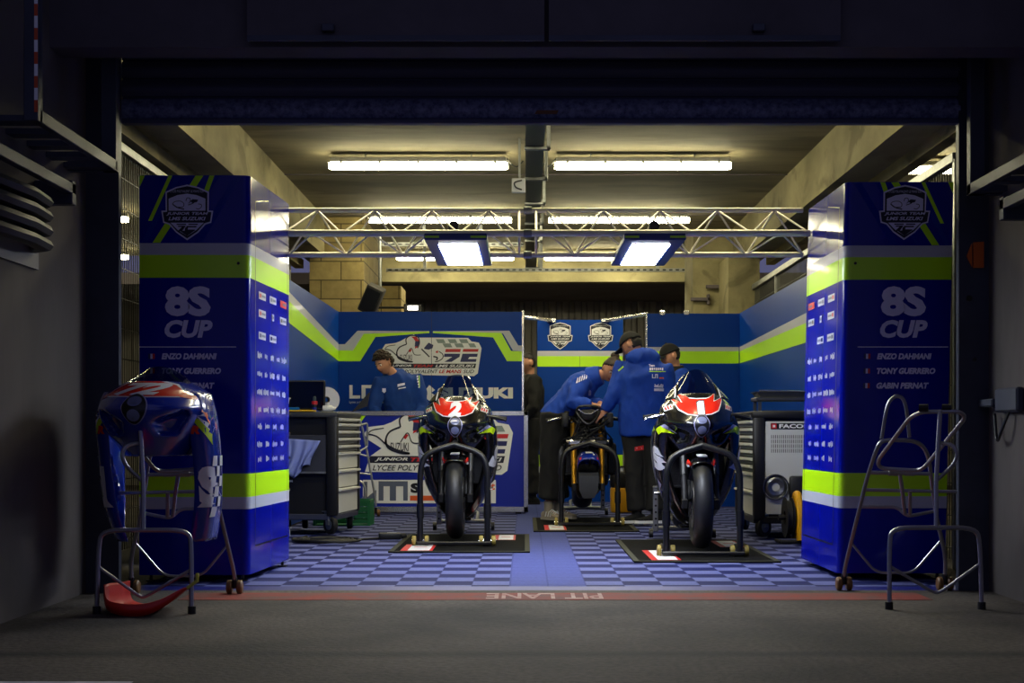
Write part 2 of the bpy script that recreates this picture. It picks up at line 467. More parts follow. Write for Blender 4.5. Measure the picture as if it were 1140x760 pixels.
# steel guide posts of the roller door
def jamb(name, x0, x1, y0):
    o = MB().box(x0, x1, y0, y0+.05, 0, 2.95, STEEL).build(name, kind=S, smooth=0, keep=True)
    return o
jl = jamb('trim_4', -2.32, -2.10, 7.49); jr = jamb('trim_5', 2.27, 2.47, 7.6)
for (o, u, v, d, rad) in ((jl, 115, 341, 7.5, .018), (jl, 113, 387, 7.5, .02), (jr, 1079, 332, 7.6, .016), (jr, 1085, 400, 7.6, .01)):
    p = P(u, v, d-.004)
    MB().disc((p.x, p.y, p.z), rad, BLACKM, 'Y', 12, .008).build('bolt', o)
m_ = MB(); p = [P(1076,285,7.585), P(1083,272,7.585), P(1083,296,7.585)]
wx = [(1076,285),(1082,271),(1082,297)]
m_.poly([(px(u,7.59), pz(v,7.59)) for u, v in wx], front(7.585), mat('reflector_orange', (206,98,30), .35), th=.012)
m_.poly([(px(u,7.59), pz(v,7.59)) for u, v in ((1083.5,270),(1095,269),(1095,298),(1083.5,298))], front(7.585), mat('reflector_orange'), th=.012)
m_.build('reflector', None, 'orange arrow-shaped reflector on the right steel door post', 'reflector')
# roller door
rd = thing('door_1', None, None, (0, 7.62, 2.45), kind=S)
SHUT = mat('shutter_galvanised', (128,135,176), 0.5, 0.0, noise_s=34, c2=(56,64,106), detail=5)
SHD = mat('shutter_dark', (66,70,98), 0.5, 0.1)
def slat(z0, z1, m):
    b = MB(); n = 8; ring = []
    for i in range(n+1):
        t = i/n; ring.append((7.62-.022*math.sin(PI*t), z0+(z1-z0)*t))
    prof = ring + [(7.64, z1), (7.64, z0)]
    b.rings([[V((x, y, z)) for y, z in prof] for x in (-2.12, 2.28)], m)
    return b
slat(2.478, 2.578, SHUT).build('slat', rd, world=True)
slat(2.592, 2.678, SHD).build('slat', rd, world=True)
slat(2.690, 2.775, SHD).build('slat', rd, world=True)
slat(2.785, 2.87, SHD).build('slat', rd, world=True)
slat(2.88, 2.97, SHD).build('slat', rd, world=True)
MB().box(-2.12, 2.28, 7.642, 7.652, 2.46, 3.1, SHD).build('light_block_plate', rd, world=True, smooth=0)  # unseen plate added to stop light leaking between the slats
MB().box(-2.12, 2.28, 7.60, 7.66, 2.448, 2.474, SHD, bevel=.005).build('bottom_rail', rd, world=True)
fr = front(7.596)
b = MB(); b.poly([(px(595,7.6), 2.495), (px(598,7.6), 2.515), (px(622,7.6), 2.515), (px(620,7.6), 2.495)], fr, mat('faded_orange', (120,78,52), .6)); b.build('sticker', rd, world=True)
# ceilings, beams, inner walls
wall('ceiling', -8, 8, 7.3, 20.2, 3.30, 3.5, m=CEIL)
for i, (x0, x1) in enumerate(((-2.566, -2.30), (2.50, 2.77))):
    wall('trim_%d' % (6+i), x0, x1, 7.8, 18.6, 2.86, 3.30, m=CONC)
wall('trim_8', -2.70, -2.60, 7.8, 17.0, 2.76, 2.86, m=CONC)
wall('trim_9', 2.82, 2.92, 7.8, 17.0, 2.80, 2.90, m=CONC)
for i, yy in enumerate((11.3, 13.85, 16.4)):
    MB().box(-2.3, 2.5, yy-.006, yy+.006, 3.292, 3.301, DARKW).build('trim_%d' % (10+i), kind=S, smooth=0, keep=True)
wall('trim_13', -2.3, 2.55, 20.2, 20.5, 2.94, 3.5, m=CONC)
MB().box(-8, 8, 20.5, 25, 2.94, 3.1, DARKW).build('ceiling_rear', kind=S, smooth=0, keep=True)
wall('wall_side', -8.2, -8, 7.3, 25, 0, 3.5, m=DARKW); wall('wall_far', 8, 8.2, 7.3, 25, 0, 3.5, m=DARKW)
b = MB(); prof = []
for i in range(80):
    x = -8+i*.2
    prof += [(x, 23.2), (x+.08, 23.2), (x+.10, 23.26), (x+.18, 23.26)]
b.rings([[V((x, y, z)) for x, y in prof] for z in (0, 3.1)], mat('corrugated_sheet', (140,136,130), .6, .1), closed_ring=False, cap=False)
b.build('wall_back', kind=S, smooth=0, keep=True, solid=.01)
wall('trim_14', -2.47, -1.85, 16.6, 18.3, 0, 3.30, m=CMU)
wall('trim_15', -2.2, -1.62, 18.9, 19.6, 0, 2.75, m=CMU)
wall('trim_16', 2.32, 2.68, 16.6, 17.4, 0, 2.86, m=CONC)
wall('trim_17', 2.02, 2.52, 17.5, 18.4, 0, 3.3, m=CONC)
for z, x0, x1, yy in ((2.00, 1.92, 2.55, 17.45), (2.30, 2.15, 2.75, 16.55)):
    pass
MESHW = mat('mesh_wire', (70,70,64), .5, .5)
# wire mesh partitions on both sides
def mesh_fence(name, x, y0, y1, z1, label):
    t = thing(name, label, 'mesh fence', (x, y0, 0))
    b = MB(); yy = y0
    while yy < y1:
        b.box(x-.003, x+.003, yy-.003, yy+.003, .05, z1, MESHW); yy += .055
    z = .12
    while z < z1: b.box(x-.003, x+.003, y0, y1, z-.003, z+.003, MESHW); z += .2
    b.build('wire_mesh', t, world=True, smooth=0)
    yy = y0
    while yy <= y1+.01:
        MB().box(x-.025, x+.025, yy-.025, yy+.025, 0, z1+.02, GALV, bevel=.004).build('post', t, world=True, smooth=0); yy += (y1-y0)/4
    MB().box(x-.03, x+.03, y0, y1, z1, z1+.06, GALV, bevel=.004).build('top_rail', t, world=True, smooth=0)
mesh_fence('mesh_fence', -2.68, 8.6, 16.4, 2.68, 'wire mesh partition behind the left blue cabinet and wall')
mesh_fence('mesh_fence', 2.62, 8.8, 17.2, 2.47, 'wire mesh partition with top rail above the right blue side wall')
# chequered flooring
b = MB(); b.box(-2.05, 2.4, 7.70, 19.5, 0, .012, TILE); 
b.rings([[V((x, 7.70, 0)), V((x, 7.70, .012)), V((x, 7.62, 0))] for x in (-2.05, 2.4)], mat('tile_edge_blue', (12,20,108), .5))
b.build('tile_flooring', None, 'blue chequered interlocking tile flooring laid inside the garage', 'flooring', keep=True, smooth=0)
# red line with the lane's name, painted on the ground
PAINT = mat('worn_red_paint', (140,52,42), .8, noise_s=5, c2=(96,72,66), detail=9, spec=.2)
b = MB(); b.box(px(205,7.3), px(1030,7.3), 7.16, 7.48, -.01, .002, PAINT); ln = b.build('trim_18', kind=S, smooth=0, keep=True)
fr = frame((0,0,.0035), (1,0,0), (0,1,0), (0,0,1))
b = MB(); b.text('PIT LANE', px(541,7.3), 7.20, px(671,7.3)-px(541,7.3), .25, fr, mat('worn_white_paint', (178,150,140), .8, noise_s=7, c2=(150,92,80), detail=8), bold=.02, rot180=True); b.build('lettering', ln, smooth=0)
b = MB(); b.box(px(-40,4.82), px(150,4.82), 4.6, 4.80, -.01, .002, mat('white_line_paint', (190,190,190), .8, noise_s=7, noise_a=.3)); b.build('trim_19', kind=S, smooth=0, keep=True)

# ------------------------------------------------------------------ lamps
def tube_lamp(x0, x1, y, label, group='ceiling tube lamps', z=3.20):
    xc = (x0+x1)/2; L = x1-x0
    t = thing('tube_lamp', label, 'ceiling lamp', (xc, y, z-.04), group=group)
    b = MB(); b.box(-L/2, L/2, -.06, .06, .045, .095, mat('lamp_base_grey', (170,170,165), .5), bevel=.008); b.build('housing', t)
    b = MB(); prof = [(-.062,.05),(-.058,.018),(-.035,-.004),(.035,-.004),(.058,.018),(.062,.05)]
    b.rings([[V((x*(1 if abs(x) < L/2-.02 else 1), y_*s, z_*s+.02*(1-s))) for y_, z_ in prof] for x, s in ((-L/2-.012, .8), (-L/2+.02, 1), (L/2-.02, 1), (L/2+.012, .8))], DIFF); b.build('diffuser', t)
    n = 5
    for i in range(n):
        x = -L/2+.1+(L-.2)*i/(n-1)
        MB().box(x-.012, x+.012, -.07, -.058, .035, .075, GALV, bevel=.003).build('clip', t)
    for x in (-L*.3, L*.3):
        MB().tube([(x,0,.09),(x,0,.141)], .006, GALV, 6).build('hanger', t)
    return t
rows = [(12.8, 185.5, 'nearest the roller door'), (16.05, 244, 'in the middle row above the truss'), (19.5, 289.5, 'in the rear row')]
for (y, v, where) in rows:
    k = y/12.8
    tube_lamp(px(368, 12.8), px(564, 12.8), y, 'lit ceiling tube lamp left of the cable tray, '+where)
    tube_lamp(px(619, 12.8), px(812, 12.8), y, 'lit ceiling tube lamp right of the cable tray, '+where)
for x0, x1, lab in ((368, 564, 'left'), (619, 812, 'right')):  # extra row out of view, added to brighten the truss and front ceiling
    tube_lamp(px(x0, 12.8), px(x1, 12.8), 9.55, 'added unseen fill lamp just inside the roller door, %s of the cable tray' % lab)
for (x0, y, where) in ((3.3, 13.0, 'beyond the right partition, nearest the door'), (3.3, 17.5, 'beyond the right partition, further back'), (-5.89, 16.0, 'beyond the left wire mesh, nearer the door'), (-6.82, 19.4, 'beyond the left wire mesh, further back')):
    tube_lamp(x0, x0+1.5, y, 'neighbouring garage tube lamp '+where, 'lamps of the neighbouring garages')
# loose wires from lamps to the tray
for s, (a, b_) in enumerate(((px(564,12.8), -.02), (px(619,12.8), .14))):
    MB().tube(spline([(a, 12.8, 3.25), ((a*2+b_)/3, 12.82, 3.2), ((a+2*b_)/3, 12.85, 3.19), (b_, 12.85, 3.24)]), .006, BLACKM, 6).build('cable', None, 'thin black wire from the cable tray to the front %s tube lamp' % ('left', 'right')[s], 'cable')
# cable tray along the middle of the ceiling
t = thing('cable_tray', 'black cable tray hanging along the middle of the garage ceiling', 'cable tray', (.07, 8, 3.0))
b = MB(); x0, x1 = 0.0, .145
b.box(x0, x1, 7.9, 19.9, 3.055, 3.065, BLACKM); b.box(x0, x0+.006, 7.9, 19.9, 3.06, 3.12, GALV); b.box(x1-.006, x1, 7.9, 19.9, 3.06, 3.12, GALV)
b.build('tray', t, world=True, smooth=0)
for i in range(9):
    y = 8.6+i*1.35
    b = MB(); b.box(x0-.01, x1+.05, y-.03, y+.03, 3.03, 3.055, GALV, bevel=.003); b.box(x1+.02, x1+.05, y-.03, y+.03, 3.03, 3.3, GALV, bevel=.003); b.build('bracket', t, world=True, smooth=0)
for i in range(4):
    MB().tube([(x0+.025+i*.03, 7.9, 3.078), (x0+.03+i*.028, 14, 3.08), (x0+.025+i*.03, 19.9, 3.078)], .012, BLACK, 6).build('cable', t, world=True)
b = MB(); p = P(578, 202, 12.2); b.box(-.115, .0, 12.15, 12.2, p.z-.1, p.z+.02, WHITEV, bevel=.006); b.box(-.06, -.04, 12.16, 12.19, p.z+.02, 3.301, GALV); b.tube(spline([(-.03,12.14,p.z), (-.09,12.13,p.z-.02), (-.08,12.13,p.z-.06), (-.03,12.13,p.z-.08)]), .006, BLACKM, 6)
b.build('junction_box', None, 'small white junction box beside the cable tray', 'junction box')
# perforated rails across the rear of the ceiling
def rail(name, y, v, x0, x1, label):
    z = pz(v, y); t = thing(name, label, 'rail', ((x0+x1)/2, y, z))
    b = MB(); b.box(x0, x1, y-.02, y+.02, z-.022, z+.022, GALV); b.build('channel', t, world=True, smooth=0)
    b = MB(); x = x0+.05
    while x < x1: b.box(x-.022, x+.022, y-.0225, y-.0205, z-.01, z+.01, BLACKM); x += .085
    b.build('slots', t, world=True, smooth=0, kind='stuff')
    for x in (x0+.5, (x0+x1)/2, x1-.5): MB().box(x-.02, x+.02, y-.02, y+.02, z+.02, 3.3, GALV).build('hanger', t, world=True, smooth=0)
rail('slotted_rail', 18.9, 300.5, px(430,18.9), px(775,18.9), 'slotted galvanised rail in front of the rear concrete beam')
rail('slotted_rail', 17.2, 272, px(425,17.2), px(582,17.2), 'slotted galvanised rail hanging left of the tray behind the truss')
MB().tube([P(423,262,16.55)*1.0, P(423,322,16.55)], .02, GALV, 8).build('conduit', None, 'galvanised conduit running down the block pier', 'conduit')
# dark speaker and floodlight high on the pier
t = thing('wall_speaker', 'dark wedge loudspeaker on the block pier above the left back panel', 'speaker', P(415, 345, 16.3))
b = MB(); Mx = Matrix.Translation(P(414,333,16.25)) @ Matrix.Rotation(.45, 4, 'Y') @ Matrix.Rotation(.3, 4, 'X'); b.box(-.1, .1, -.09, .09, -.16, .16, mat('speaker_case', (50,48,46), .6), bevel=.02, M=Mx, seg=2); b.build('case', t, world=True)
b = MB(); b.box(-.08, .08, -.095, -.088, -.13, .13, BLACK, M=Mx); b.build('grille', t, world=True)
b = MB(); b.tube([P(423,326,16.3), P(424,320,16.55)], .012, BLACKM); b.build('bracket', t, world=True)
t = thing('floodlight', 'small lit floodlight above the left back panel', 'floodlight', P(460, 347, 17.6))
b = MB(); c = P(460,343,17.6); b.box(c.x-.11, c.x+.11, 17.55, 17.62, c.z-.05, c.z+.05, BLACKM, bevel=.01); b.build('housing', t, world=True)
b = MB(); b.box(c.x-.06, c.x+.06, 17.54, 17.552, c.z-.025, c.z+.025, mat('flood_lens', (255,255,255), .3, emit=(255,250,240), es=8)); b.build('lens', t, world=True)
b = MB(); b.tube([(c.x, 17.6, c.z), (c.x, 17.62, c.z+.05), (c.x, 18.2, c.z+.06), (-1.86, 18.2, c.z+.06)], .015, BLACKM); b.build('bracket', t, world=True)
# two steel arms on the right concrete column
for (u0, u1, v, y, lab) in ((786, 810, 319, 17.42, 'upper'), (769, 790, 333, 17.45, 'lower')):
    b = MB(); x0, x1, z = px(u0,y), px(u1,y), pz(v,y); b.box(x0, x1, y-.03, y+.03, z-.02, z+.02, DARKW, bevel=.004); b.box(x1-.03, x1, y-.03, y+.08, z-.06, z+.06, DARKW, bevel=.004)
    b.build('steel_bracket', None, lab+' dark steel bracket on the right concrete column', 'bracket')
# ------------------------------------------------------------------ artwork shared by the panels
def shield(b, fr, cx, cz, H, white=LILAC, dark=NAVY, flip=False, h0=.003):
    def T(pts): return [(cx+x*H, cz+y*H) for x, y in pts]
    def sym(h): return h + [(-x, y) for x, y in h[::-1] if abs(x) > 1e-6]
    outer = sym([(0,.5),(.2,.455),(.39,.37),(.385,.035),(.465,.03),(.43,-.185),(.33,-.215),(.2,-.36),(0,-.5)])
    inner = sym([(0,.47),(.19,.43),(.362,.35),(.36,.01),(.435,.005),(.41,-.165),(.31,-.195),(.185,-.34),(0,-.465)])
    b.poly(T(outer), fr, white, h0)
    b.poly(T(inner), fr, dark, h0+.002)
    field = sym([(0,.335),(.17,.31),(.33,.245),(.33,.03)])
    b.poly(T(field), fr, white, h0+.004)
    low = sym([(.30,-.185),(.17,-.315),(0,-.425)])
    b.poly(T(low), fr, white, h0+.004)
    b.poly(T(sym([(.13,-.33),(0,-.425)]) ), fr, dark, h0+.005)
    b.text('LYCEE POLYVALENT LE MANS SUD', cx-.30*H, cz+.355*H, .60*H, .045*H, fr, white, h0+.005)
    b.text('JUNIOR TEAM', cx-.37*H, cz-.06*H, .75*H, .065*H, fr, white, h0+.005, shear=.25, bold=.03)
    b.text('LMS SUZUKI', cx-.335*H, cz-.145*H, .67*H, .065*H, fr, white, h0+.005, shear=.25, bold=.03)
    # 72 built from slanted bars
    def bar(x0, x1, y0, y1, sl=.12): b.poly(T([(x0+y0*sl,y0),(x1+y0*sl,y0),(x1+y1*sl,y1),(x0+y1*sl,y1)]), fr, dark, h0+.006)
    bar(-.16, .01, -.225, -.205); bar(.05, .22, -.225, -.205)
    b.poly(T([(-.02,-.24),(-.16,-.24),(-.16,-.262),(-.09,-.262),(-.17,-.34),(-.09,-.34)]), fr, dark, h0+.006)
    bar(.02, .20, -.27, -.245); bar(.0, .05, -.33, -.27); bar(.0, .18, -.335, -.31)
    # rider line art
    def ln(pts, wd=.012): b.line([V(((cx+x*H), (cz+y*H))) for x, y in [(p.x, p.y) for p in spline([V((q[0], q[1], 0)) for q in pts], 5)]], wd*H, fr, dark, h0+.006)
    ln([(-.26,.15),(-.22,.19),(-.12,.2),(-.06,.16),(-.07,.1),(-.16,.09)]); ln([(-.26,.15),(-.18,.09),(-.05,.055)], .02)
    ln([(-.02,.2),(.0,.255),(.05,.25),(.06,.2),(.03,.16)]); ln([(.05,.2),(.12,.17),(.02,.13)], .014)
    b.poly(T([(.06,.2),(.10,.235),(.2,.225),(.18,.185),(.10,.165)]), fr, dark, h0+.006)
    ln([(.2,.15),(.25,.14),(.26,.10),(.21,.06),(.16,.07)])
def rider_logo(b, fr, u0, v0, s, d, clip=None):
    # sticker of the racing rider; (u, v) art coordinates = photo pixels of the back panel at scale 1
    def C(u, v): return ((u0+(u-461)*s-U0)*d/F, CAMZ+(V0-(v0+(v-400)*s))*d/F)
    def PL(pts, m, h): b.poly([C(*p) for p in pts], fr, m, h)
    def LN(pts, wd, m, h=.008, k=5):
        q = spline([V((*C(*p), 0)) for p in pts], k); b.line([V((p.x, p.y)) for p in q], wd*s*d/F, fr, m, h)
    def cr(x, y): return (400+x/5.7, 355+y/5.7)
    PL([cr(*p) for p in ((145,190),(165,160),(230,152),(262,140),(300,118),(345,98),(380,118),(470,118),(690,120),(712,142),(758,150),(776,185),(752,345),(728,362),(420,356),(330,350),(150,350),(170,285),(220,250),(165,215))], WHITEV, .003)
    for i, (x, y) in enumerate(((485,128),(560,128),(632,128),(528,155),(602,155),(690,155))):
        w = 55 if x < 680 else 45
        PL([cr(*p) for p in ((x,y),(x+w-5,y),(x+w+8,y+25),(x+14,y+25))], GREYC, .006)
    PL([cr(*p) for p in ((549,190),(645,190),(640,210),(545,210))], REDV, .006)
    PL([cr(*p) for p in ((660,190),(758,190),(753,208),(655,208))], REDV, .006)
    PL([cr(*p) for p in ((540,220),(640,220),(636,240),(585,272),(540,272),(590,240),(537,240))], NAVYB, .006)
    PL([cr(*p) for p in ((655,220),(752,220),(748,240),(700,240),(690,254),(744,254),(740,272),(640,272))], NAVYB, .006)
    PL([cr(*p) for p in ((172,283),(742,283),(735,312),(160,312))], NAVY, .006)
    def TX(t, x0, x1, y0, y1, m, sh=.28, bo=.03):
        a = C(*cr(x0, y1)); c = C(*cr(x1, y0)); b.text(t, a[0], a[1], c[0]-a[0], c[1]-a[1], fr, m, .009, shear=sh, bold=bo)
    TX('JUNIOR', 192, 331, 289, 306, WHITEV); TX('TEAM', 342, 470, 289, 306, REDV); TX('LMS SUZUKI', 482, 730, 289, 306, WHITEV)
    TX('LYCEE POLYVALENT', 182, 500, 321, 344, NAVY, .28, .01); TX('LE MANS', 505, 650, 321, 344, REDV, .28, .03); TX('SUD', 660, 728, 321, 344, NAVY, .28, .01)
    # the rider
    LN([cr(*p) for p in ((160,190),(200,200),(240,235))], 1.0, NAVY); LN([cr(*p) for p in ((165,185),(185,172),(230,165))], .7, NAVY)
    LN([cr(*p) for p in ((300,160),(255,180),(238,215),(250,250),(300,270),(340,272))], 1.3, NAVY)
    LN([cr(*p) for p in ((300,160),(298,125),(330,105),(372,115),(382,150),(370,185))], 1.2, NAVY)
    PL([cr(*p) for p in ((330,112),(362,112),(382,140),(378,175),(352,188),(362,150),(345,125))], REDV, .007)
    PL([cr(*p) for p in ((355,140),(382,142),(378,172),(352,176))], NAVYB, .008)
    PL([cr(*p) for p in ((412,182),(440,150),(470,165),(465,185),(440,195),(412,190))], NAVYB, .007)
    LN([cr(*p) for p in ((395,190),(420,215),(445,240))], 1.4, NAVY); LN([cr(*p) for p in ((300,225),(330,185),(350,225),(390,228))], .8, NAVY)
    PL([cr(*p) for p in ((312,205),(325,188),(334,195),(322,212))], REDV, .008)
    LN([cr(*p) for p in ((505,205),(530,225),(528,250),(500,268),(480,270))], 1.0, NAVY); LN([cr(*p) for p in ((470,238),(495,245),(490,262))], 1.6, NAVY)
    PL([cr(*p) for p in ((485,205),(500,200),(500,215),(487,215))], REDV, .008)
    TX('SUZUKI', 258, 335, 226, 262, NAVY, 0, .01)
    LN([cr(*p) for p in ((238,215),(245,238),(295,262),(338,272))], 1.6, NAVY)

# ------------------------------------------------------------------ blue end cabinets ("towers")
def tower(name, label, x0, x1, y0, y1, ztop, zb, inner, lean, yaw_back):
    t = thing(name, label, 'cabinet', ((x0+x1)/2, (y0+y1)/2, 0))
    sgn = 1 if inner == 'R' else -1
    r = .045
    # body: plan outline with one rounded inner front corner; back shifted by yaw_back
    xi, xo = (x1, x0) if inner == 'R' else (x0, x1)
    out = [(xo, y0)]
    for i in range(7):
        a = PI/2*i/6; out.append((xi-sgn*r+sgn*r*math.sin(a), y0+r-r*math.cos(a)))
    out += [(xi+yaw_back, y1), (xo+yaw_back, y1)]
    def L(x, z): return x + lean*(z-1.1)
    b = MB(); b.rings([[V((L(x, z), y, z)) for x, y in out] for z in (zb, ztop)], BLUET)
    b.build('body', t, world=True, smooth=30)
    fr = lambda p, q, h=0.0: V((L(p, q), y0-h, q))
    xa, xb = x0+.002, x1-.002
    def band(z0, z1, m, nm):
        b = MB(); e = .0015
        lo = [(xo, y0-e)] + [(xi-sgn*r+sgn*(r+e)*math.sin(PI/2*i/6), y0+r-(r+e)*math.cos(PI/2*i/6)) for i in range(7)] + [(xi+sgn*e+yaw_back, y1)]
        b.rings([[V((L(x, z), y, z)) for x, y in lo] for z in (z0, z1)], m, closed_ring=False, cap=False); b.build(nm, t, world=True)
    band(1.799, 1.863, GREYV, 'grey_band'); band(1.674, 1.799, LIME, 'lime_band')
    band(.476, .604, LIME, 'lime_band'); band(.410, .476, GREYV, 'grey_band')
    W = x1-x0
    mx = (lambda q: x0+q*W) if inner == 'R' else (lambda q: x1-q*W)
    # diagonal streaks above the bands
    b = MB()
    def diag(q0, q1, z0, z1, wd, m, h=.001): b.poly([(mx(q0), z0), (mx(q0+wd), z0), (mx(q1+wd), z1), (mx(q1), z1)], fr, m, h)
    zt = ztop-.002
    diag(.08, .265, 1.985, zt, .035, LIME); diag(.12, .51, 1.865, zt, .07, LIME); diag(.575, .635, zt-.10, zt, .045, LIME)
    b.poly([(mx(.005), zt), (mx(.05), zt), (mx(.005), zt-.06)], fr, LIME, .001)
    for q0, q1, wd in ((.02,.33,.05),(.5,.86,.07),(.30,.70,.03)): diag(q0, q1, 1.868, zt, wd, BLUETD, .0006)
    b.build('streaks', t, world=True, smooth=0)
    # emblem, event title, driver names
    cx = mx(.435 if inner == 'R' else .45)
    b = MB(); shield(b, fr, cx, pz(236.5, y0), .305); b.build('emblem', t, world=True, smooth=0)
    k = y0/F
    b = MB(); c0 = mx(.44) if inner == 'R' else mx(.44)
    b.text('8S', c0-.125, pz(352, y0), .25, 33.5*k, fr, LILAC, .002, bold=.05)
    b.text('CUP', c0-.127, pz(376, y0), .262, 20*k, fr, LILAC, .002, shear=.2, bold=.045); b.build('event_title', t, world=True, smooth=0)
    b = MB(); xl = x0+.002 if inner == 'R' else x0+.085
    xr = x0+.53 if inner == 'R' else x1-.01
    b.rect(xl, pz(386.6, y0), xr, pz(385.6, y0), fr, LILAC, .002); b.build('rule', t, world=True, smooth=0)
    xn = x0+.122 if inner == 'R' else x0+.193
    b = MB()
    for i, (nm, wd) in enumerate((('ENZO DAHMANI', .302), ('TONY GUERRERO', .325), ('GABIN PERNAT', .29))):
        zc = pz(396.5+16.3*i, y0)
        b.text(nm, xn, zc-.017, wd, .034, fr, LILAC, .002, shear=.2, bold=.055)
        xf = xn-.073
        for j, m in enumerate((NAVYB, LILAC, REDV)): b.rect(xf+j*.012, zc-.014, xf+(j+1)*.012, zc+.014, fr, m, .002)
    b.build('driver_names', t, world=True, smooth=0)
    # inner side: door panel with rows of small sponsor plates
    yA, yB = y0+.13, y1-.05
    def side(y, z, h=0.0):
        s_ = (y-y0)/(y1-y0); return V((L(xi+yaw_back*max(0, (y-y0-r)/(y1-y0-r)), z)+sgn*(.002+h), y, z))
    b = MB(); wl = .004; zl, zh = .20, ztop-.12
    for pts in ([(yA, zl), (yA, zh)], [(yA, zl), (yB, zl)], [(yB, zl), (yB, zh)]): b.line([V(p) for p in pts], wl*2, side, BLK, .0006)
    b.poly([(yA, zh), (yA+.3, zh+.05), (yB, zh+.05), (yB, zh-.002), (yA+.02, zh-.002)][:2] + [(yA+.3, zh+.046), (yA, zh-.006)], side, ALU, .001)
    b.build('door_seam', t, world=True, smooth=0)
    rnd = random.Random(5)
    yc = [yA+.12+.155*i for i in range(5)]
    zrow = [1.585, 1.475, 1.35, 1.22, 1.105, .99, .875, .755, .645, .545] if False else [1.60, 1.50, 1.375, 1.265, 1.16, 1.06, .96, .865, .765, .68]
    for ri, z in enumerate(zrow):
        if ri < 3:
            n = (3, 3, 2)[ri]
            for j in range(n):
                y = yA+.16+.27*j; w_ = .085 if not (ri == 1 and j == 1) else .025; hh = .021
                m = GREYV; b1 = MB()
                b1.rect(y-w_, z-hh, y+w_, z+hh, side, m, .001)
                c2 = [REDV, GREYD, REDV, REDV, GREYD, BLK, NAVYB, BLUET][(ri*3+j) % 8]
                if (ri, j) == (0, 2): b1.rect(y-w_, z-hh, y+w_, z+hh, side, REDV, .002)
                b1.rect(y-w_*.85, z-hh*.5, y-w_*.35, z+hh*.5, side, c2, .003); b1.rect(y-w_*.25, z-hh*.3, y+w_*.8, z+hh*.3, side, GREYD, .003); b1.build('sponsor_plate', t, world=True, smooth=0)
        else:
            for j in range(5 if ri < 7 else 4):
                y = yA+.10+(.155 if ri < 7 else .19)*j; w_ = rnd.uniform(.03, .062); b2 = MB()
                kx = y-w_
                while kx < y+w_:
                    g = rnd.uniform(.008, .018); hh = rnd.uniform(.010, .021)
                    b2.rect(kx, z-hh, min(kx+g, y+w_), z+hh*rnd.uniform(.3, 1), side, GREYV, .001); kx += g+.007
                b2.build('sponsor_mark', t, world=True, smooth=0)
    for (x, y) in ((x0+.05, y0+.06), (x1-.05, y0+.06), (x0+.05+yaw_back, y1-.06), (x1-.03+yaw_back, y1-.06)):
        MB().lathe([(.0001,.012 if y0>7.7 else 0),(.03,.012),(.03,.018),(.009,.02),(.009,zb+.002)], BLACKM, (x, y, 0), 'Z', 10).build('foot', t, world=True)
    p = fr(xi-sgn*.062, pz(293, y0), .002)
    MB().disc(p, .008, BLK, 'Y', 10, .004).build('lock', t, world=True)
    return t
tower('end_cabinet', 'tall blue cabinet with event graphics on the left of the garage mouth', -2.111, -1.507, 7.93, 8.93, 2.234, .05, 'R', 0, .05)
tower('end_cabinet', 'tall blue cabinet with event graphics on the right of the garage mouth', 1.749, 2.345, 8.03, 9.02, 2.215, .05, 'L', .022, -.012)

# ------------------------------------------------------------------ blue wall panels inside
def bands_poly(b, pts_up, m1, pts_lo, m2): pass
lp = thing('wall_panel', 'blue rear wall panel with large rider logo left of the doorway', 'wall panel', (-1.05, 16, 0))
Y = 16.0; fr = front(Y-.02)
q = lambda u, v: (px(u, Y-.02), pz(v, Y-.02))
b = MB(); b.box(px(374.5,Y), px(582,Y), Y-.02, Y+.02, .02, pz(347,Y), BLUEP); b.build('board', lp, world=True, smooth=0)
b = MB(); b.box(px(581,Y), px(583.2,Y), Y-.03, Y+.03, .02, pz(346,Y), ALU); b.build('edge_profile', lp, world=True, smooth=0)
b = MB(); b.rect(px(480.2,Y), 1.0, px(480.8,Y), pz(347,Y), fr, NAVYB, .003); b.build('seam', lp, world=True, smooth=0)
b = MB()
b.poly([q(375,383),q(384,383),q(398,368),q(478,368.4),q(478,370),q(414,371),q(396,391),q(375,391)], fr, GREYV, .001)
b.poly([q(375,390),q(393,390),q(405,371.5),q(478,369),q(478,370.6),q(418,375),q(401,402),q(375,402)], fr, LIME, .002)
b.poly([q(482,368.4),q(567,368),q(577,384.5),q(581,384.5),q(581,391),q(571,390),q(560,371),q(482,370)], fr, GREYV, .001)
b.poly([q(482,369),q(558,370.3),q(569,390.5),q(581,391),q(581,402),q(564.5,402),q(549,375.5),q(482,370.6)], fr, LIME, .002)
b.build('bands', lp, world=True, smooth=0)
b = MB(); rider_logo(b, fr, 461, 400, 1.0, Y-.02); b.build('rider_logo', lp, world=True, smooth=0)
b = MB()
b.poly([q(389,428.5),q(392.5,428.5),q(392.5,440),q(401,440),q(401,443.5),q(389,443.5)], fr, WHITEV, .003)
b.poly([q(402.5,428.5),q(417,428.5),q(417,443.5),q(413,443.5),q(413,432),q(407,432),q(407,443.5),q(402.5,443.5)], fr, WHITEV, .003)
a = q(389,449.5); b.text('Lycee polyvalent Le Mans Sud', a[0], a[1], .38, .035, fr, WHITEV, .003)
a = q(487,443.6); c = q(571,431); b.text('SUZUKI', a[0], a[1], c[0]-a[0], c[1]-a[1], fr, WHITEV, .003, bold=.06)
b.poly([q(472,436),q(478,428.5),q(484.5,434),q(480,437),q(484.5,440),q(478,446),q(472,441.5),q(476,439)], fr, WHITEV, .003)
b.build('team_names', lp, world=True, smooth=0)

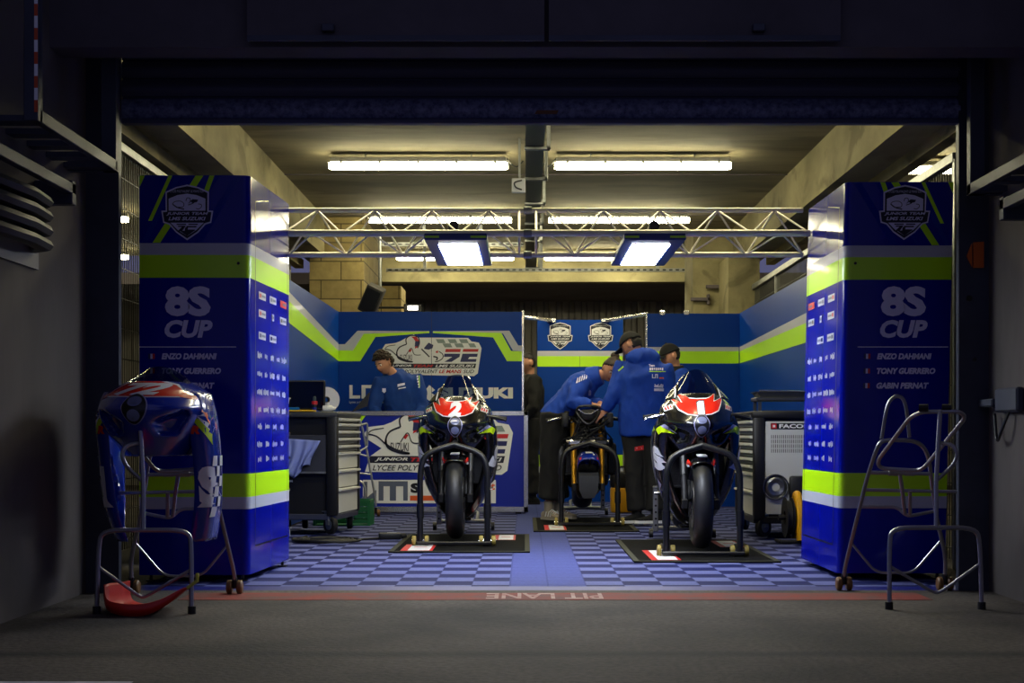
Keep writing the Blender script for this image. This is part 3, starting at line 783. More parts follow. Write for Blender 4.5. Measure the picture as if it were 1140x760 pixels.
def side_panel(name, label, x, y0, y1, zt, sgn):
    t = thing(name, label, 'wall panel', (x, (y0+y1)/2, 0))
    MB().box(x-.02, x+.02, y0, y1, .02, zt, BLUEP).build('board', t, world=True, smooth=0)
    fr = frame((x+sgn*.02, 0, 0), (0,1,0), (0,0,1), (sgn,0,0))
    return t, fr
t, fr = side_panel('wall_panel', 'blue left side wall panel with descending lime band', -2.08, 9.1, 15.98, 2.167, 1)
zz = lambda v, y: pz(v, y)
b = MB(); Ya, Yb = 12.6, 15.97
b.poly([(Ya, 2.06), (Yb, zz(383,16)), (Yb, zz(391,16)), (Ya, 1.98)], fr, GREYV, .002)
b.poly([(Ya, 1.98), (Yb, zz(391,16)), (Yb, zz(402,16)), (Ya, 1.79)], fr, LIME, .002)
b.poly([(9.2, 2.14), (Ya, 2.06), (Ya, 1.98), (9.2, 2.06)], fr, GREYV, .002); b.poly([(9.2, 2.06), (Ya, 1.98), (Ya, 1.79), (9.2, 1.87)], fr, LIME, .002)
b.build('bands', t, world=True, smooth=0)
t, fr = side_panel('wall_panel', 'blue right side wall panel with rising lime band', 2.38, 9.2, 15.98, 2.15, -1)
b = MB()
za0, za1, za2 = pz(386.3,16), pz(391,16), pz(404.5,16)
b.poly([(15.97, za0), (11.5, za0+.07), (11.5, za0-.02), (15.97, za1)], fr, GREYV, .002)
b.poly([(15.97, za1), (11.5, za0-.02), (11.5, za0-.19), (15.97, za2)], fr, LIME, .002); b.build('bands', t, world=True, smooth=0)
Y = 16.0; fr = front(Y-.02)
t = thing('wall_panel', 'blue rear wall panel with plain lime band right of the doorway', 'wall panel', (1.85, Y, 0))
MB().box(px(720,Y), 2.36, Y-.02, Y+.02, .02, pz(349,Y), BLUEP).build('board', t, world=True, smooth=0)
MB().box(px(718.6,Y), px(720.3,Y), Y-.03, Y+.03, .02, pz(348,Y), ALU).build('edge_profile', t, world=True, smooth=0)
b = MB(); b.rect(px(720.5,Y), za1, 2.35, za0, fr, GREYV, .002); b.rect(px(720.5,Y), za2, 2.35, za1, fr, LIME, .002); b.build('bands', t, world=True, smooth=0)
for u in (737, 764):
    p = P(u, 349, 16.02); MB().box(p.x-.03, p.x+.03, 15.97, 16.05, p.z-.02, p.z+.03, ALU, bevel=.006).build('clamp', t, world=True, smooth=0)
Y = 17.1; fr = front(Y-.02); q = lambda u, v: (px(u, Y-.02), pz(v, Y-.02))
t = thing('wall_panel', 'freestanding blue panel with two shield emblems in the doorway gap', 'wall panel', (px(645,Y), Y, 0))
MB().box(px(598,Y), px(693.5,Y), Y-.02, Y+.02, .02, pz(356,Y), BLUEP).build('board', t, world=True, smooth=0)
b = MB(); b.rect(*q(598.2,396.3), *q(693.3,390.5), fr, GREYV, .002); b.rect(*q(598.2,408), *q(693.3,396.3), fr, LIME, .002)
b.rect(*q(598.2,519), *q(693.3,506), fr, LIME, .002); b.rect(*q(598.2,526), *q(693.3,519), fr, GREYV, .002); b.rect(px(645.3,Y), pz(408,Y), px(645.6,Y), pz(396.3,Y), fr, NAVYB, .004)
b.build('bands', t, world=True, smooth=0)
for u in (623.5, 668.5):
    b = MB(); shield(b, fr, px(u,Y), pz(374,Y), 30*Y/F, white=WHITEV); b.build('emblem', t, world=True, smooth=0)
# braces holding the rear panels
for (p, r, lab) in ((((720,350,16.0),(674,356.5,17.05)), 1, 'right'), (((583,353,16.0),(614,356.5,17.05)), 0, 'left')):
    b = MB(); b.tube([P(*p[0]), P(*p[1])], .02, ALU, 8); c = P(*p[1]); b.box(c.x-.05, c.x+.05, c.y-.03, c.y+.03, c.z-.025, c.z+.025, ALU, bevel=.006)
    b.build('panel_brace', None, 'white brace bar joining the %s rear panel to the emblem panel' % lab, 'brace')

# ------------------------------------------------------------------ counter in front of the left rear panel
Y = 14.7; fr = front(Y); q = lambda u, v: (px(u, Y), pz(v, Y))
t = thing('counter', 'long blue counter with silver frame and rider logo before the rear panel', 'counter', (-.9, Y+.25, 0))
xa, xb = -1.98, px(588, Y); zt, zb_ = pz(457.5, Y), .03
MB().box(xa+.01, xb-.01, Y, Y+.02, zb_, zt-.01, mat('counter_blue', (14,34,158), .3, coat=.15)).build('front_panel', t, world=True, smooth=0)
b = MB()
for bb in ((xa, xb, zt-.045, zt), (xa, xb, zb_, zb_+.055), (xb-.045, xb, zb_, zt), (xa, xa+.045, zb_, zt)): b.box(bb[0], bb[1], Y-.012, Y+.03, bb[2], bb[3], ALU, bevel=.003)
b.build('frame', t, world=True, smooth=0)
b = MB(); b.box(xa, xb, Y+.03, Y+.42, zt-.035, zt-.012, mat('counter_top', (60,62,70), .4)); b.build('worktop', t, world=True, smooth=0)
b = MB(); b.box(xb-.05, xb-.02, Y+.03, Y+.42, zb_, zt-.035, BLUEP); b.build('end_panel', t, world=True, smooth=0)
for x in (xa+.1, xb-.1): MB().box(x-.03, x+.03, Y+.02, Y+.38, .012, .035, BLACKM).build('foot', t, world=True, smooth=0)
b = MB(); b.poly([q(399,466),q(403,460),q(409,460),q(399,474)], fr, LIME, .002); b.build('streak', t, world=True, smooth=0)
b = MB(); rider_logo(b, fr, 458.4, 500.5, 1.5, Y)
b.build('rider_logo', t, world=True, smooth=0)
# the logo's caption on the counter is bolder
b = MB(); b.poly([q(404,534),q(552,534),q(552,560),q(404,560)], fr, WHITEV, .003)
b.poly([q(405,536),q(409,536),q(409,553),q(419,545),q(419,557),q(405,557)], fr, GREYD, .006)
b.poly([q(421.5,535.5),q(454,535.5),q(454,557),q(449,557),q(449,541),q(441,541),q(441,557),q(434,557),q(434,541),q(427,541),q(427,557),q(421.5,557)], fr, GREYD, .006)
b.poly([q(456.5,551.5),q(538,551.5),q(538,557),q(456.5,557)], fr, ORANGE, .006)
a = q(457,548.5); c = q(468,537.5); b.text('S', a[0], a[1], c[0]-a[0], c[1]-a[1], fr, BLK, .006, bold=.06)
a = q(541,545); c = q(551,537); b.text('ist', a[0], a[1], c[0]-a[0], c[1]-a[1], fr, ORANGE, .006, bold=.03)
b.build('sponsor_sign', t, world=True, smooth=0)

# ------------------------------------------------------------------ truss between the cabinets and its two LED lights
TRU = mat('truss_alloy', (236,230,210), .4, .3)
t = thing('lighting_truss', 'aluminium triangular truss spanning between the two tall blue cabinets', 'truss', (.12, 9.0, 1.9))
xa, xb = -1.492, 1.752
yb_, yf_ = 9.16, 8.93
zT, zM, zB = pz(234, 9.16), pz(259.5, 8.93), pz(283.5, 9.16)
for (y, z, r) in ((yb_, zT, .0165), (yf_, zM, .022), (yb_, zB, .0175)):
    MB().tube([(xa, y, z), (xb, y, z)], r, TRU, 12).build('chord', t, world=True)
b = MB(); n = 18; st = (xb-xa)/n
for (A, B) in (((yb_, zT), (yf_, zM)), ((yf_, zM), (yb_, zB)), ((yb_, zT), (yb_, zB))):
    for i in range(n):
        x0 = xa+i*st; x1 = x0+st
        if abs((x0+x1)/2-.05) < .10: continue
        p0, p1 = (A, B) if i % 2 else (B, A)
        b.tube([(x0, *p0), (x1, *p1)], .0062, TRU, 6)
    for x in (px(578,9), px(597,9)): b.tube([(x, *A), (x, *B)], .008, TRU, 6)
b.build('lattice', t, world=True)
for (y, z) in ((yb_, zT), (yf_, zM), (yb_, zB)):
    MB().tube([(px(583,9), y, z), (px(592,9), y, z)], .026, GALV, 12).build('coupler', t, world=True)
LEDB = mat('led_case_blue', (6,36,120), .3, coat=.3)
def led(label, u0, u1, e0, e1, hx):
    yF, yB = 8.18, 9.44; z = pz(267, yF)
    x0, x1 = px(u0, yF), px(u1, yF)
    t = thing('led_light', label, 'led light', ((x0+x1)/2, (yF+yB)/2, z), group='LED lights under the truss')
    b = MB(); b.box(x0, x1, yF, yB, z, z+.038, LEDB, bevel=.005); b.build('case', t, world=True, smooth=0)
    wx = x1-x0
    b = MB(); b.box(x0+wx*e0, x1-wx*e1, yF+.20, yB-.08, z-.004, z+.01, LEDM); b.build('diffuser', t, world=True, smooth=0)
    b = MB(); b.box(x0+.005, x0+wx*.24, yF-.0015, yF+.01, z+.012, z+.024, LIME); b.build('lime_strip', t, world=True, smooth=0)
    b = MB(); b.box(x1-wx*.26, x1-.005, yF-.0015, yF+.01, z+.012, z+.024, LIME); b.build('lime_strip', t, world=True, smooth=0)
    for i in range(8):
        y = yF+.15+i*.15
        MB().box((x0+x1)/2-.13, (x0+x1)/2+.13, y-.01, y+.01, z+.038, z+.055, GALV).build('cooling_fin', t, world=True, smooth=0)
    for s in (-.1, .1):
        MB().tube([((x0+x1)/2+s, 8.93, z+.036), ((x0+x1)/2+s, 8.93, zM-.024)], .008, BLACKM, 6).build('hanger', t, world=True)
    c = P(hx, 252, 9.12)
    b = MB(); b.tube([(c.x, 9.12, z+.036), (c.x, 9.12, c.z-.02)], .012, BLACKM, 8); b.lathe([(.0001,-.03),(.032,-.03),(.036,.0),(.032,.03),(.0001,.03)], BLACK, (c.x, 9.12, c.z), 'Y', 14); b.build('driver_unit', t, world=True)
    return t
led('blue framed LED light panel under the truss, left of the middle', 472, 542, .20, .17, 505)
led('blue framed LED light panel under the truss, right of the middle', 695, 764, .17, .21, 728)
# ------------------------------------------------------------------ motorcycles
GLOSSB = mat('fairing_black', (9,9,11), 0.22, coat=0.6)
GLOSSBLUE = mat('fairing_blue', (8,40,150), 0.18, coat=0.7)
REDF = mat('fairing_red', (214,36,20), 0.25, coat=0.5)
WHITEF = mat('fairing_white', (222,222,226), 0.3, coat=0.3)
LIMEF = mat('fairing_lime', (186,220,10), 0.3, coat=0.3)
VIOLF = mat('fairing_violet', (150,148,190), 0.3, coat=0.3)
CARBON = mat('carbon_matte', (18,18,20), 0.45)
GOLD = mat('fork_gold', (206,150,48), 0.3, 0.8)
ENG = mat('engine_metal', (70,70,74), 0.45, 0.8, noise_s=20, noise_a=.2)
ENGD = mat('engine_dark', (26,26,29), 0.5, 0.5)
LENS = mat('lens_glass', (112,118,150), 0.15, coat=0.6)
RADM = mat('radiator_core', (34,34,38), 0.5, 0.4, noise_s=60, noise_a=.4)
YELR = mat('roller_yellow', (150,132,60), 0.5)

_zt = (.62,.70,.78,.86,.93,.99,1.04,1.08)
C_y0 = herm(_zt, (.13,.03,-.06,-.10,-.06,.0,.07,.14))
C_w = herm(_zt, (.15,.20,.24,.262,.262,.245,.20,.15))
C_L = herm(_zt, (.28,.34,.40,.43,.44,.40,.34,.26))
def cowl_pt(z, t):
    w, y0, L = C_w(z), C_y0(z), C_L(z)
    a = t*PI/2
    return V((w*math.copysign(abs(math.sin(a))**.92, a), y0+L*(1-math.cos(a))**.86, z))
def make_cowl(parent, m, zm=None):
    b = MB(); nz, nt = 64, 72
    rg = [[cowl_pt(.64+(1.08-.64)*i/nz, -1+2*j/nt) for j in range(nt+1)] for i in range(nz+1)]
    # air intakes pushed in on both sides of the headlight
    D = np.array([[1.0 if any(inpoly(p.x*s, p.z, [(.075,.80),(.20,.86),(.205,.83),(.15,.745),(.085,.75)]) for s in (-1, 1)) else 0.0 for p in row] for row in rg])
    for _ in range(3):
        Q = np.pad(D, 1, mode='edge'); D = (Q[1:-1,1:-1]*2+Q[:-2,1:-1]+Q[2:,1:-1]+Q[1:-1,:-2]+Q[1:-1,2:])/6
    for i, row in enumerate(rg):
        for j, p in enumerate(row): p.y += .075*D[i][j]
    if zm:
        for row in rg:
            for p in row: p.z = zm(p.z)
    b.rings(rg, m, closed_ring=False, cap=False)
    return b.build('upper_cowl', parent, solid=.004, smooth=50)
F_t = (.15,.20,.28,.38,.50,.62,.74,.84,.92,1.00)
S_x = herm(F_t, (.06,.12,.175,.225,.262,.285,.292,.285,.262,.225))
S_f = herm(F_t, (.42,.38,.345,.31,.28,.24,.19,.16,.17,.21))
S_b = herm(F_t, (.98,.98,.96,.93,.90,.86,.80,.74,.66,.56))
def side_pt(z, k, s, xs=None, bkf=None):
    x, f, bk = (xs or S_x)(z), S_f(z), (bkf or S_b)(z)
    tb = [(-.085,-.01),(-.05,.0),(-.018,.03),(0,.09),(.004,.2)]
    n = 14
    if k < len(tb): dx, dy = tb[k]; y = f+dy; xx = x+dx
    else:
        t = (k-4)/(n-4); y = f+.2+(bk-f-.2)*t; xx = x+.004-.05*t*t
    return V((s*max(.02, xx), y, z))
def make_side(parent, s, m, zlo=.15, zhi=1.0, n=44, name='side_fairing', xs=None, bk=None):
    b = MB()
    rg = []
    for i in range(n+1):
        z = zlo+(zhi-zlo)*i/n
        row = [side_pt(z, k, s, xs, bk) for k in range(15)]
        # slot vent along the flank
        for k, p in enumerate(row):
            if 7 <= k <= 10 and abs(p.z-(.60-.05*(k-7))) < .035: p.x -= s*.02
        rg.append(row)
    b.rings(rg, m, closed_ring=False, cap=False)
    return b.build(name, parent, solid=.004, smooth=50)
def make_screen(parent, wide=.115, top=1.25, rnd=.35, name='windscreen', stripes=3, z0=1.055):
    def sp(s_, t): return V((t*(.135+(wide-.135)*s_)*(1-.10*s_**4), .11+.24*s_+.12*t*t, z0+(top-z0)*s_*(1-rnd*t*t*s_)))
    b = MB(); b.rings([[sp(i/14, -1+2*j/20) for j in range(21)] for i in range(15)], SCREEN, closed_ring=False, cap=False)
    w = b.build(name, parent, smooth=60)
    for s in (-1, 1):
        b = MB(); rg = []
        for i in range(9):
            k = i/8; row = []
            for j in range(7):
                u = j/6; p = sp(k*.70, s*1.0)
                row.append(V((p.x+s*u*(.085-.035*k), p.y+.06*u*u-.005, p.z-u*(.02+.035*k)+.0)))
            rg.append(row)
        b.rings(rg, GLOSSB, closed_ring=False, cap=False)
        e = b.build('screen_surround', parent, solid=.006, smooth=50)
        b = MB()
        if not stripes: b.bm.free(); continue
        for j in range(stripes):
            pts = [(s*(.100+.028*j-.012*q), 1.075+.095*q-.012*j) for q in (0, .5, 1)]
            b.line([V(p) for p in pts], .009, front(-1), WHITEF)
        project(b, bvh_of(e), lift=.009); b.build('white_stripe', e, smooth=0)
    return w
def decal(parent, target, name, draw, direction=(0,1,0), lift=.004):
    b = MB(); draw(b); project(b, bvh_of(target), direction=direction, lift=lift)
    return b.build(name, parent, smooth=60, recalc=False)
FRT = front(-1)
def SIDE(s): return frame((s*1.0,0,0), (0,1,0), (0,0,1), (s,0,0))
def cr1(a, c): return ((465+a/7.6-507)/158, (611-400-c/7.6)/158)      # from a front view of the black bike
RED_OUT = [cr1(*p) for p in ((98,345),(180,388),(148,308),(205,325),(235,352),(300,358),(370,355),(400,345),(452,308),(432,378),(522,338),(462,450),(400,478),(300,492),(215,480),(150,442))]
def grow(poly, e):
    cx = sum(p[0] for p in poly)/len(poly); cy = sum(p[1] for p in poly)/len(poly)
    return [(x+e*(1 if x > cx else -1), y+e*(1 if y > cy else -1)) for x, y in poly]
def nose_art(parent, cowl, number, sym=True):
    decal(parent, cowl, 'red_nose_panel', lambda b: (b.poly(grow(RED_OUT, .006), FRT, WHITEF), b.poly(RED_OUT, frame((0,-1.0,0),(1,0,0),(0,0,1),(0,-1,0)), REDF))[0] if False else b.poly(grow(RED_OUT, .006), FRT, WHITEF), lift=.003)
    decal(parent, cowl, 'red_nose_panel', lambda b: b.poly(RED_OUT, FRT, REDF), lift=.005)
    w = .085 if len(number) == 1 else .17
    if number == '1':
        decal(parent, cowl, 'race_number', lambda b: b.poly([(-.028,.925),(.028,.925),(.028,1.03),(-.012,1.03),(-.03,1.015)], FRT, BLK), lift=.0065)
        decal(parent, cowl, 'race_number', lambda b: b.poly([(-.022,.931),(.022,.931),(.022,1.024),(-.008,1.024),(-.024,1.012)], FRT, WHITEF), lift=.008)
    else:
        decal(parent, cowl, 'race_number', lambda b: b.text(number, -w/2-.01, .925, w+.01, .115, FRT, WHITEF, shear=.15, bold=.07), lift=.008)
    for s in (-1, 1):
        def st(b):
            pts = [(s*.185,1.005),(s*.235,.985),(s*.232,.955),(s*.178,.972)]; b.poly(pts, FRT, WHITEF)
        decal(parent, cowl, 'cowl_sticker', st, lift=.006)
        def st2(b):
            for k in range(3): b.poly([(s*(.188+.016*k), .998-.006*k),(s*(.197+.016*k), .994-.006*k),(s*(.192+.016*k), .972-.005*k),(s*(.183+.016*k), .976-.005*k)], FRT, REDF)
        decal(parent, cowl, 'cowl_sticker', st2, lift=.009)
def headlight(parent, cowl, cz=.858, w=.052, h=.080):
    def el(cx, cz_, a, c, n=26): return [(cx+a*math.cos(2*PI*i/n), cz_+c*math.sin(2*PI*i/n)) for i in range(n)]
    def hexo(e): return [(0,cz+h+e),(w*.62+e,cz+h*.72),(w+e,cz+.2*h),(w*.85+e,cz-.35*h),(.4*w+e,cz-.85*h),(0,cz-h-e)]
    def full(e):
        r = hexo(e); return [(p.x, p.y) for p in fillet([V((x,z,0)) for x, z in r+[(-x,z) for x, z in r[-2:0:-1]]], .03, 3, closed=True)]
    o = decal(parent, cowl, 'headlight', lambda b: b.poly(full(.004), FRT, VIOLF), lift=.006)
    decal(o, cowl, 'headlight_cover', lambda b: b.poly(full(-.001), FRT, BLK), lift=.010)
    decal(o, cowl, 'lens', lambda b: b.poly(el(0, cz+.034, .033, .024), FRT, LENS), lift=.014)
    decal(o, cowl, 'lens', lambda b: b.poly(el(0, cz-.032, .030, .028), FRT, LENS), lift=.014)
    def marks(b):
        b.rect(-.014, cz+.024, .014, cz+.028, FRT, GREYD); b.poly(el(0, cz-.046, .006, .006, 12), FRT, GREYD)
    decal(o, cowl, 'lens_pattern', marks, lift=.017)
    return o
def tyre(R, hw, rr, m=None):
    prof = []
    for i in range(-8, 9):
        a = i/8*math.radians(80); prof.append((R-.065*(1-math.cos(a))*(hw/.0625)**.5, hw*math.sin(a)/math.sin(math.radians(80))))
    prof = [(rr, -hw*.72)] + prof + [(rr, hw*.72)]
    b = MB(); b.lathe(prof, m or SLICK, (0,0,0), 'X', 48); return b
def wheel(parent, name, c, R, hw, rr, discs=True, rimm=None):
    b = tyre(R, hw, rr); bmesh.ops.translate(b.bm, verts=b.bm.verts, vec=V(c)); t = b.build(name, parent)
    rimm = rimm or BLACKM
    b = MB(); b.lathe([(rr-.02,-hw*.74),(rr+.003,-hw*.74),(rr-.018,-hw*.3),(rr-.018,hw*.3),(rr+.003,hw*.74),(rr-.02,hw*.74),(rr-.035,0),(rr-.02,-hw*.74)], rimm, c, 'X', 40)
    b.lathe([(.0001,-.05),(.034,-.05),(.04,-.02),(.04,.02),(.034,.05),(.0001,.05)], rimm, c, 'X', 16)
    for i in range(6):
        a = 2*PI*i/6; d = V((0, math.cos(a), math.sin(a)))
        b.tube([V(c)+d*.03, V(c)+d*(rr*.6), V(c)+d*(rr-.02)], [.018,.012,.015], rimm, 6)
    b.build('rim', t)
    if discs:
        for s in discs if isinstance(discs, tuple) else (-1, 1):
            b = MB(); x = s*.058; b.lathe([(.10,x-.002),(.158,x-.002),(.158,x+.002),(.10,x+.002),(.10,x-.002)], mat('disc_steel', (120,118,114), .35, .9), c, 'X', 32)
            for i in range(6):
                a = 2*PI*i/6+.3; d = V((0, math.cos(a), math.sin(a))); b.tube([V(c)+V((x,0,0))+d*.04, V(c)+V((x,0,0))+d*.105], .007, ENGD, 5)
            b.build('brake_disc', t)
    return t
def handlebars(root, z=.935, silver_lever=True, sw=.36):
    for s in (-1, 1):
        b = MB(); b.tube(fillet([(s*.105,.245,z-.02),(s*.14,.23,z+.012),(s*sw,.31,z-.02)], .03), .0115, BLACKM); 
        b.lathe([(.018,-.02),(.03,-.02),(.03,.02),(.018,.02)], BLACKM, (s*.105,.245,z-.02), 'Z', 14)
        h = b.build('handlebar', root)
        g0, g1 = V((s*(sw-.13),.264,z-.004)), V((s*(sw+.005),.312,z-.021))
        b = MB(); b.tube([g0, g0.lerp(g1,.06), g0.lerp(g1,.1), g1.lerp(g0,.04), g1], [.022,.022,.0165,.0165,.021], RUBBER, 12); b.build('grip', h)
        b = MB(); b.tube(spline([(s*(sw-.17),.20,z+.0), (s*(sw-.12),.185,z-.002), (s*(sw-.04),.215,z-.02), (s*(sw+.0),.235,z-.032)], 4), [.008]*8+[.007]*4+[.009], CHROME if silver_lever and s < 0 else BLACKM, 8); b.build('lever', h)
        b = MB(); b.box(s*(sw-.19)-.022, s*(sw-.19)+.022, .20, .25, z-.02, z+.018, BLACKM, bevel=.005); b.lathe([(.0001,0),(.02,0),(.022,.035),(.0001,.037)], mat('reservoir', (60,56,40), .4), (s*(sw-.175),.2,z+.025), 'Z', 12); b.build('master_cylinder', h)
def forks(root, m, zl=.33, wx=.105):
    for s in (-1, 1):
        A, B = V((s*wx,0,zl)), V((s*wx,.265,zl+.595))
        b = MB(); b.tube([A.lerp(B,.32), B], .027, m, 14)
        f = b.build('fork_leg', root)
        b = MB(); b.tube([A.lerp(B,-.02), A.lerp(B,.34)], .022, ENGD if m is not GOLD else GOLD, 12); b.box(A.x-.022, A.x+.022, -.03, .03, A.z-.035, A.z+.035, ENGD, bevel=.008); b.build('fork_foot', f)
        b = MB(); Mx = Matrix.Translation((s*(wx-.018),.085,zl+.085)) @ Matrix.Rotation(-.42, 4, 'X'); b.box(-.026,.026,-.03,.03,-.075,.075, CARBON, bevel=.012, M=Mx, seg=2); 
        for k in (-.04, 0, .04): b.disc(Mx @ V((s*.028,0,k)), .013, ENG, 'X', 10, .006)
        b.build('brake_caliper', f)
    for zz_, r in ((zl+.43, .03), (zl+.575, .022)):
        t = (zz_-zl)/.595; y = .265*t
        b = MB(); b.box(-wx-.03, wx+.03, y-.03, y+.06, zz_-r/2, zz_+r/2, ENG if m is GOLD else BLACKM, bevel=.01, seg=2); b.build('fork_yoke', root)
def chassis(root, dz):
    b = MB()
    for s in (-1, 1): b.tube(spline([(s*.05,.27,.86),(s*.13,.42,.84),(s*.15,.66,.72),(s*.13,.86,.52),(s*.11,.90,.40)], 4), .028, ENGD, 8, ry=.05)
    b.tube([(0,.22,.78),(0,.29,.95)], .036, ENGD, 12); b.build('main_frame', root)
    b = MB(); b.box(-.16,.16,.42,.86,.30,.56, ENGD, bevel=.04, seg=2); b.box(-.17,.17,.42,.60,.54,.72, ENG, bevel=.03, seg=2, M=Matrix.Translation((0,.08,0))@Matrix.Rotation(0,4,'X'))
    for s in (-1, 1): b.lathe([(.0001,s*.16),(.085,s*.16),(.078,s*.20),(.05,s*.215),(.0001,s*.215)], ENG, (0,.66,.40), 'X', 20); b.lathe([(.0001,s*.16),(.06,s*.16),(.055,s*.19),(.0001,s*.195)], ENGD, (0,.50,.45), 'X', 16)
    b.build('engine', root)
    b = MB(); b.box(-.19,.19,.32,.355,.44,.70, RADM, bevel=.006); b.box(-.20,.20,.31,.365,.425,.445, ENGD, bevel=.005); b.box(-.20,.20,.31,.365,.695,.715, ENGD, bevel=.005)
    for i in range(14): b.box(-.185,.185,.315,.321,.455+i*.017,.459+i*.017, ENGD)
    b.build('radiator', root)
    b = MB()
    for s in (-1.5, -.5, .5, 1.5): b.tube(spline([(s*.06,.46,.52),(s*.062,.40,.42),(s*.05,.44,.27),(s*.03,.60,.22),(0.04,.8,.22)], 5), .02, mat('exhaust_steel', (120,104,88), .35, .9), 10)
    b.build('exhaust_header', root)
    b = MB(); b.tube(spline([(.04,.8,.22),(.12,1.0,.26),(.19,1.12,.36),(.21,1.24,.44)], 5), .028, mat('exhaust_steel'), 12); b.tube([(.205,1.2,.42),(.21,1.25,.445),(.225,1.52,.56),(.228,1.56,.575)], [.035,.052,.055,.04], ENG, 16); b.build('exhaust_silencer', root)
    b = MB()
    for s in (-1, 1): b.tube([(s*.10,.88,.44),(s*.125,1.12,.43),(s*.12,1.42,.385),(s*.12,1.48,.385)], [.035,.032,.026,.02], ENG, 8, ry=[.05,.05,.035,.03])
    b.tube([(-.1,1.02,.44),(.1,1.02,.44)], .04, ENG, 10); b.tube([(-.15,1.42,.385),(.15,1.42,.385)], .014, CHROME, 10)
    b.build('swingarm', root)
    wheel(root, 'rear_wheel', (0,1.42,.385), .312, .095, .216, discs=(-1,))
    b = MB()
    for s in (-1, 1): b.box(s*.155-.02, s*.155+.02, .93, .95, .33, .43, ENG, bevel=.004); b.tube([(s*.17,.96,.36),(s*.25,.97,.365)], .012, CHROME, 8)
    b.build('footpegs', root)
def tailbody(root, m, m2, seat=True):
    b = MB(); rg = []
    for (y, zc, rx, rz) in ((.36,.90,.06,.05),(.42,.93,.125,.09),(.55,.95,.165,.11),(.72,.93,.165,.12),(.88,.88,.12,.10),(.98,.84,.08,.06)):
        rg.append([V((rx*math.copysign(abs(math.cos(a))**.8, math.cos(a)), y, zc+rz*math.copysign(abs(math.sin(a))**.8, math.sin(a)))) for a in [2*PI*i/24 for i in range(24)]])
    b.rings(rg, m); t = b.build('fuel_tank', root, subs=1)
    b = MB(); b.lathe([(.0001,.004),(.035,.004),(.035,0)], ENG, (0,.58,1.06), 'Z', 16); b.build('filler_cap', t)
    b = MB(); rg = []
    for (y, zc, rx, rz) in ((.96,.82,.09,.02),(1.05,.835,.125,.025),(1.2,.845,.12,.025),(1.3,.88,.09,.03)):
        rg.append([V((rx*math.cos(a), y, zc+rz*math.sin(a))) for a in [2*PI*i/20 for i in range(20)]])
    b.rings(rg, CARBON); b.build('seat', root, subs=1)
    b = MB(); rg = []
    for (y, zc, rx, rz) in ((1.0,.77,.10,.05),(1.2,.80,.135,.06),(1.36,.90,.125,.075),(1.55,.95,.09,.06),(1.74,.985,.04,.025),(1.78,.99,.01,.008)):
        rg.append([V((rx*math.cos(a), y, zc+rz*math.sin(a))) for a in [2*PI*i/20 for i in range(20)]])
    b.rings(rg, m2); b.build('tail_cowl', root, subs=1)
def fender(root, m, c, R, a0, a1, hw=.075, drop=.06, deco=None):
    b = MB(); rows = []
    n = 20
    for i in range(n+1):
        a = math.radians(a0+(a1-a0)*i/n); row = []
        for j in range(13):
            t = -1+j/6; x = hw*math.sin(t*PI/2)**1 if True else 0; r = R-drop*(abs(t)**2.6)
            row.append(V(c)+V((x, r*math.cos(a), r*math.sin(a))))
        rows.append(row)
    b.rings(rows, m, closed_ring=False, cap=False)
    return b.build('front_mudguard', root, solid=.004)
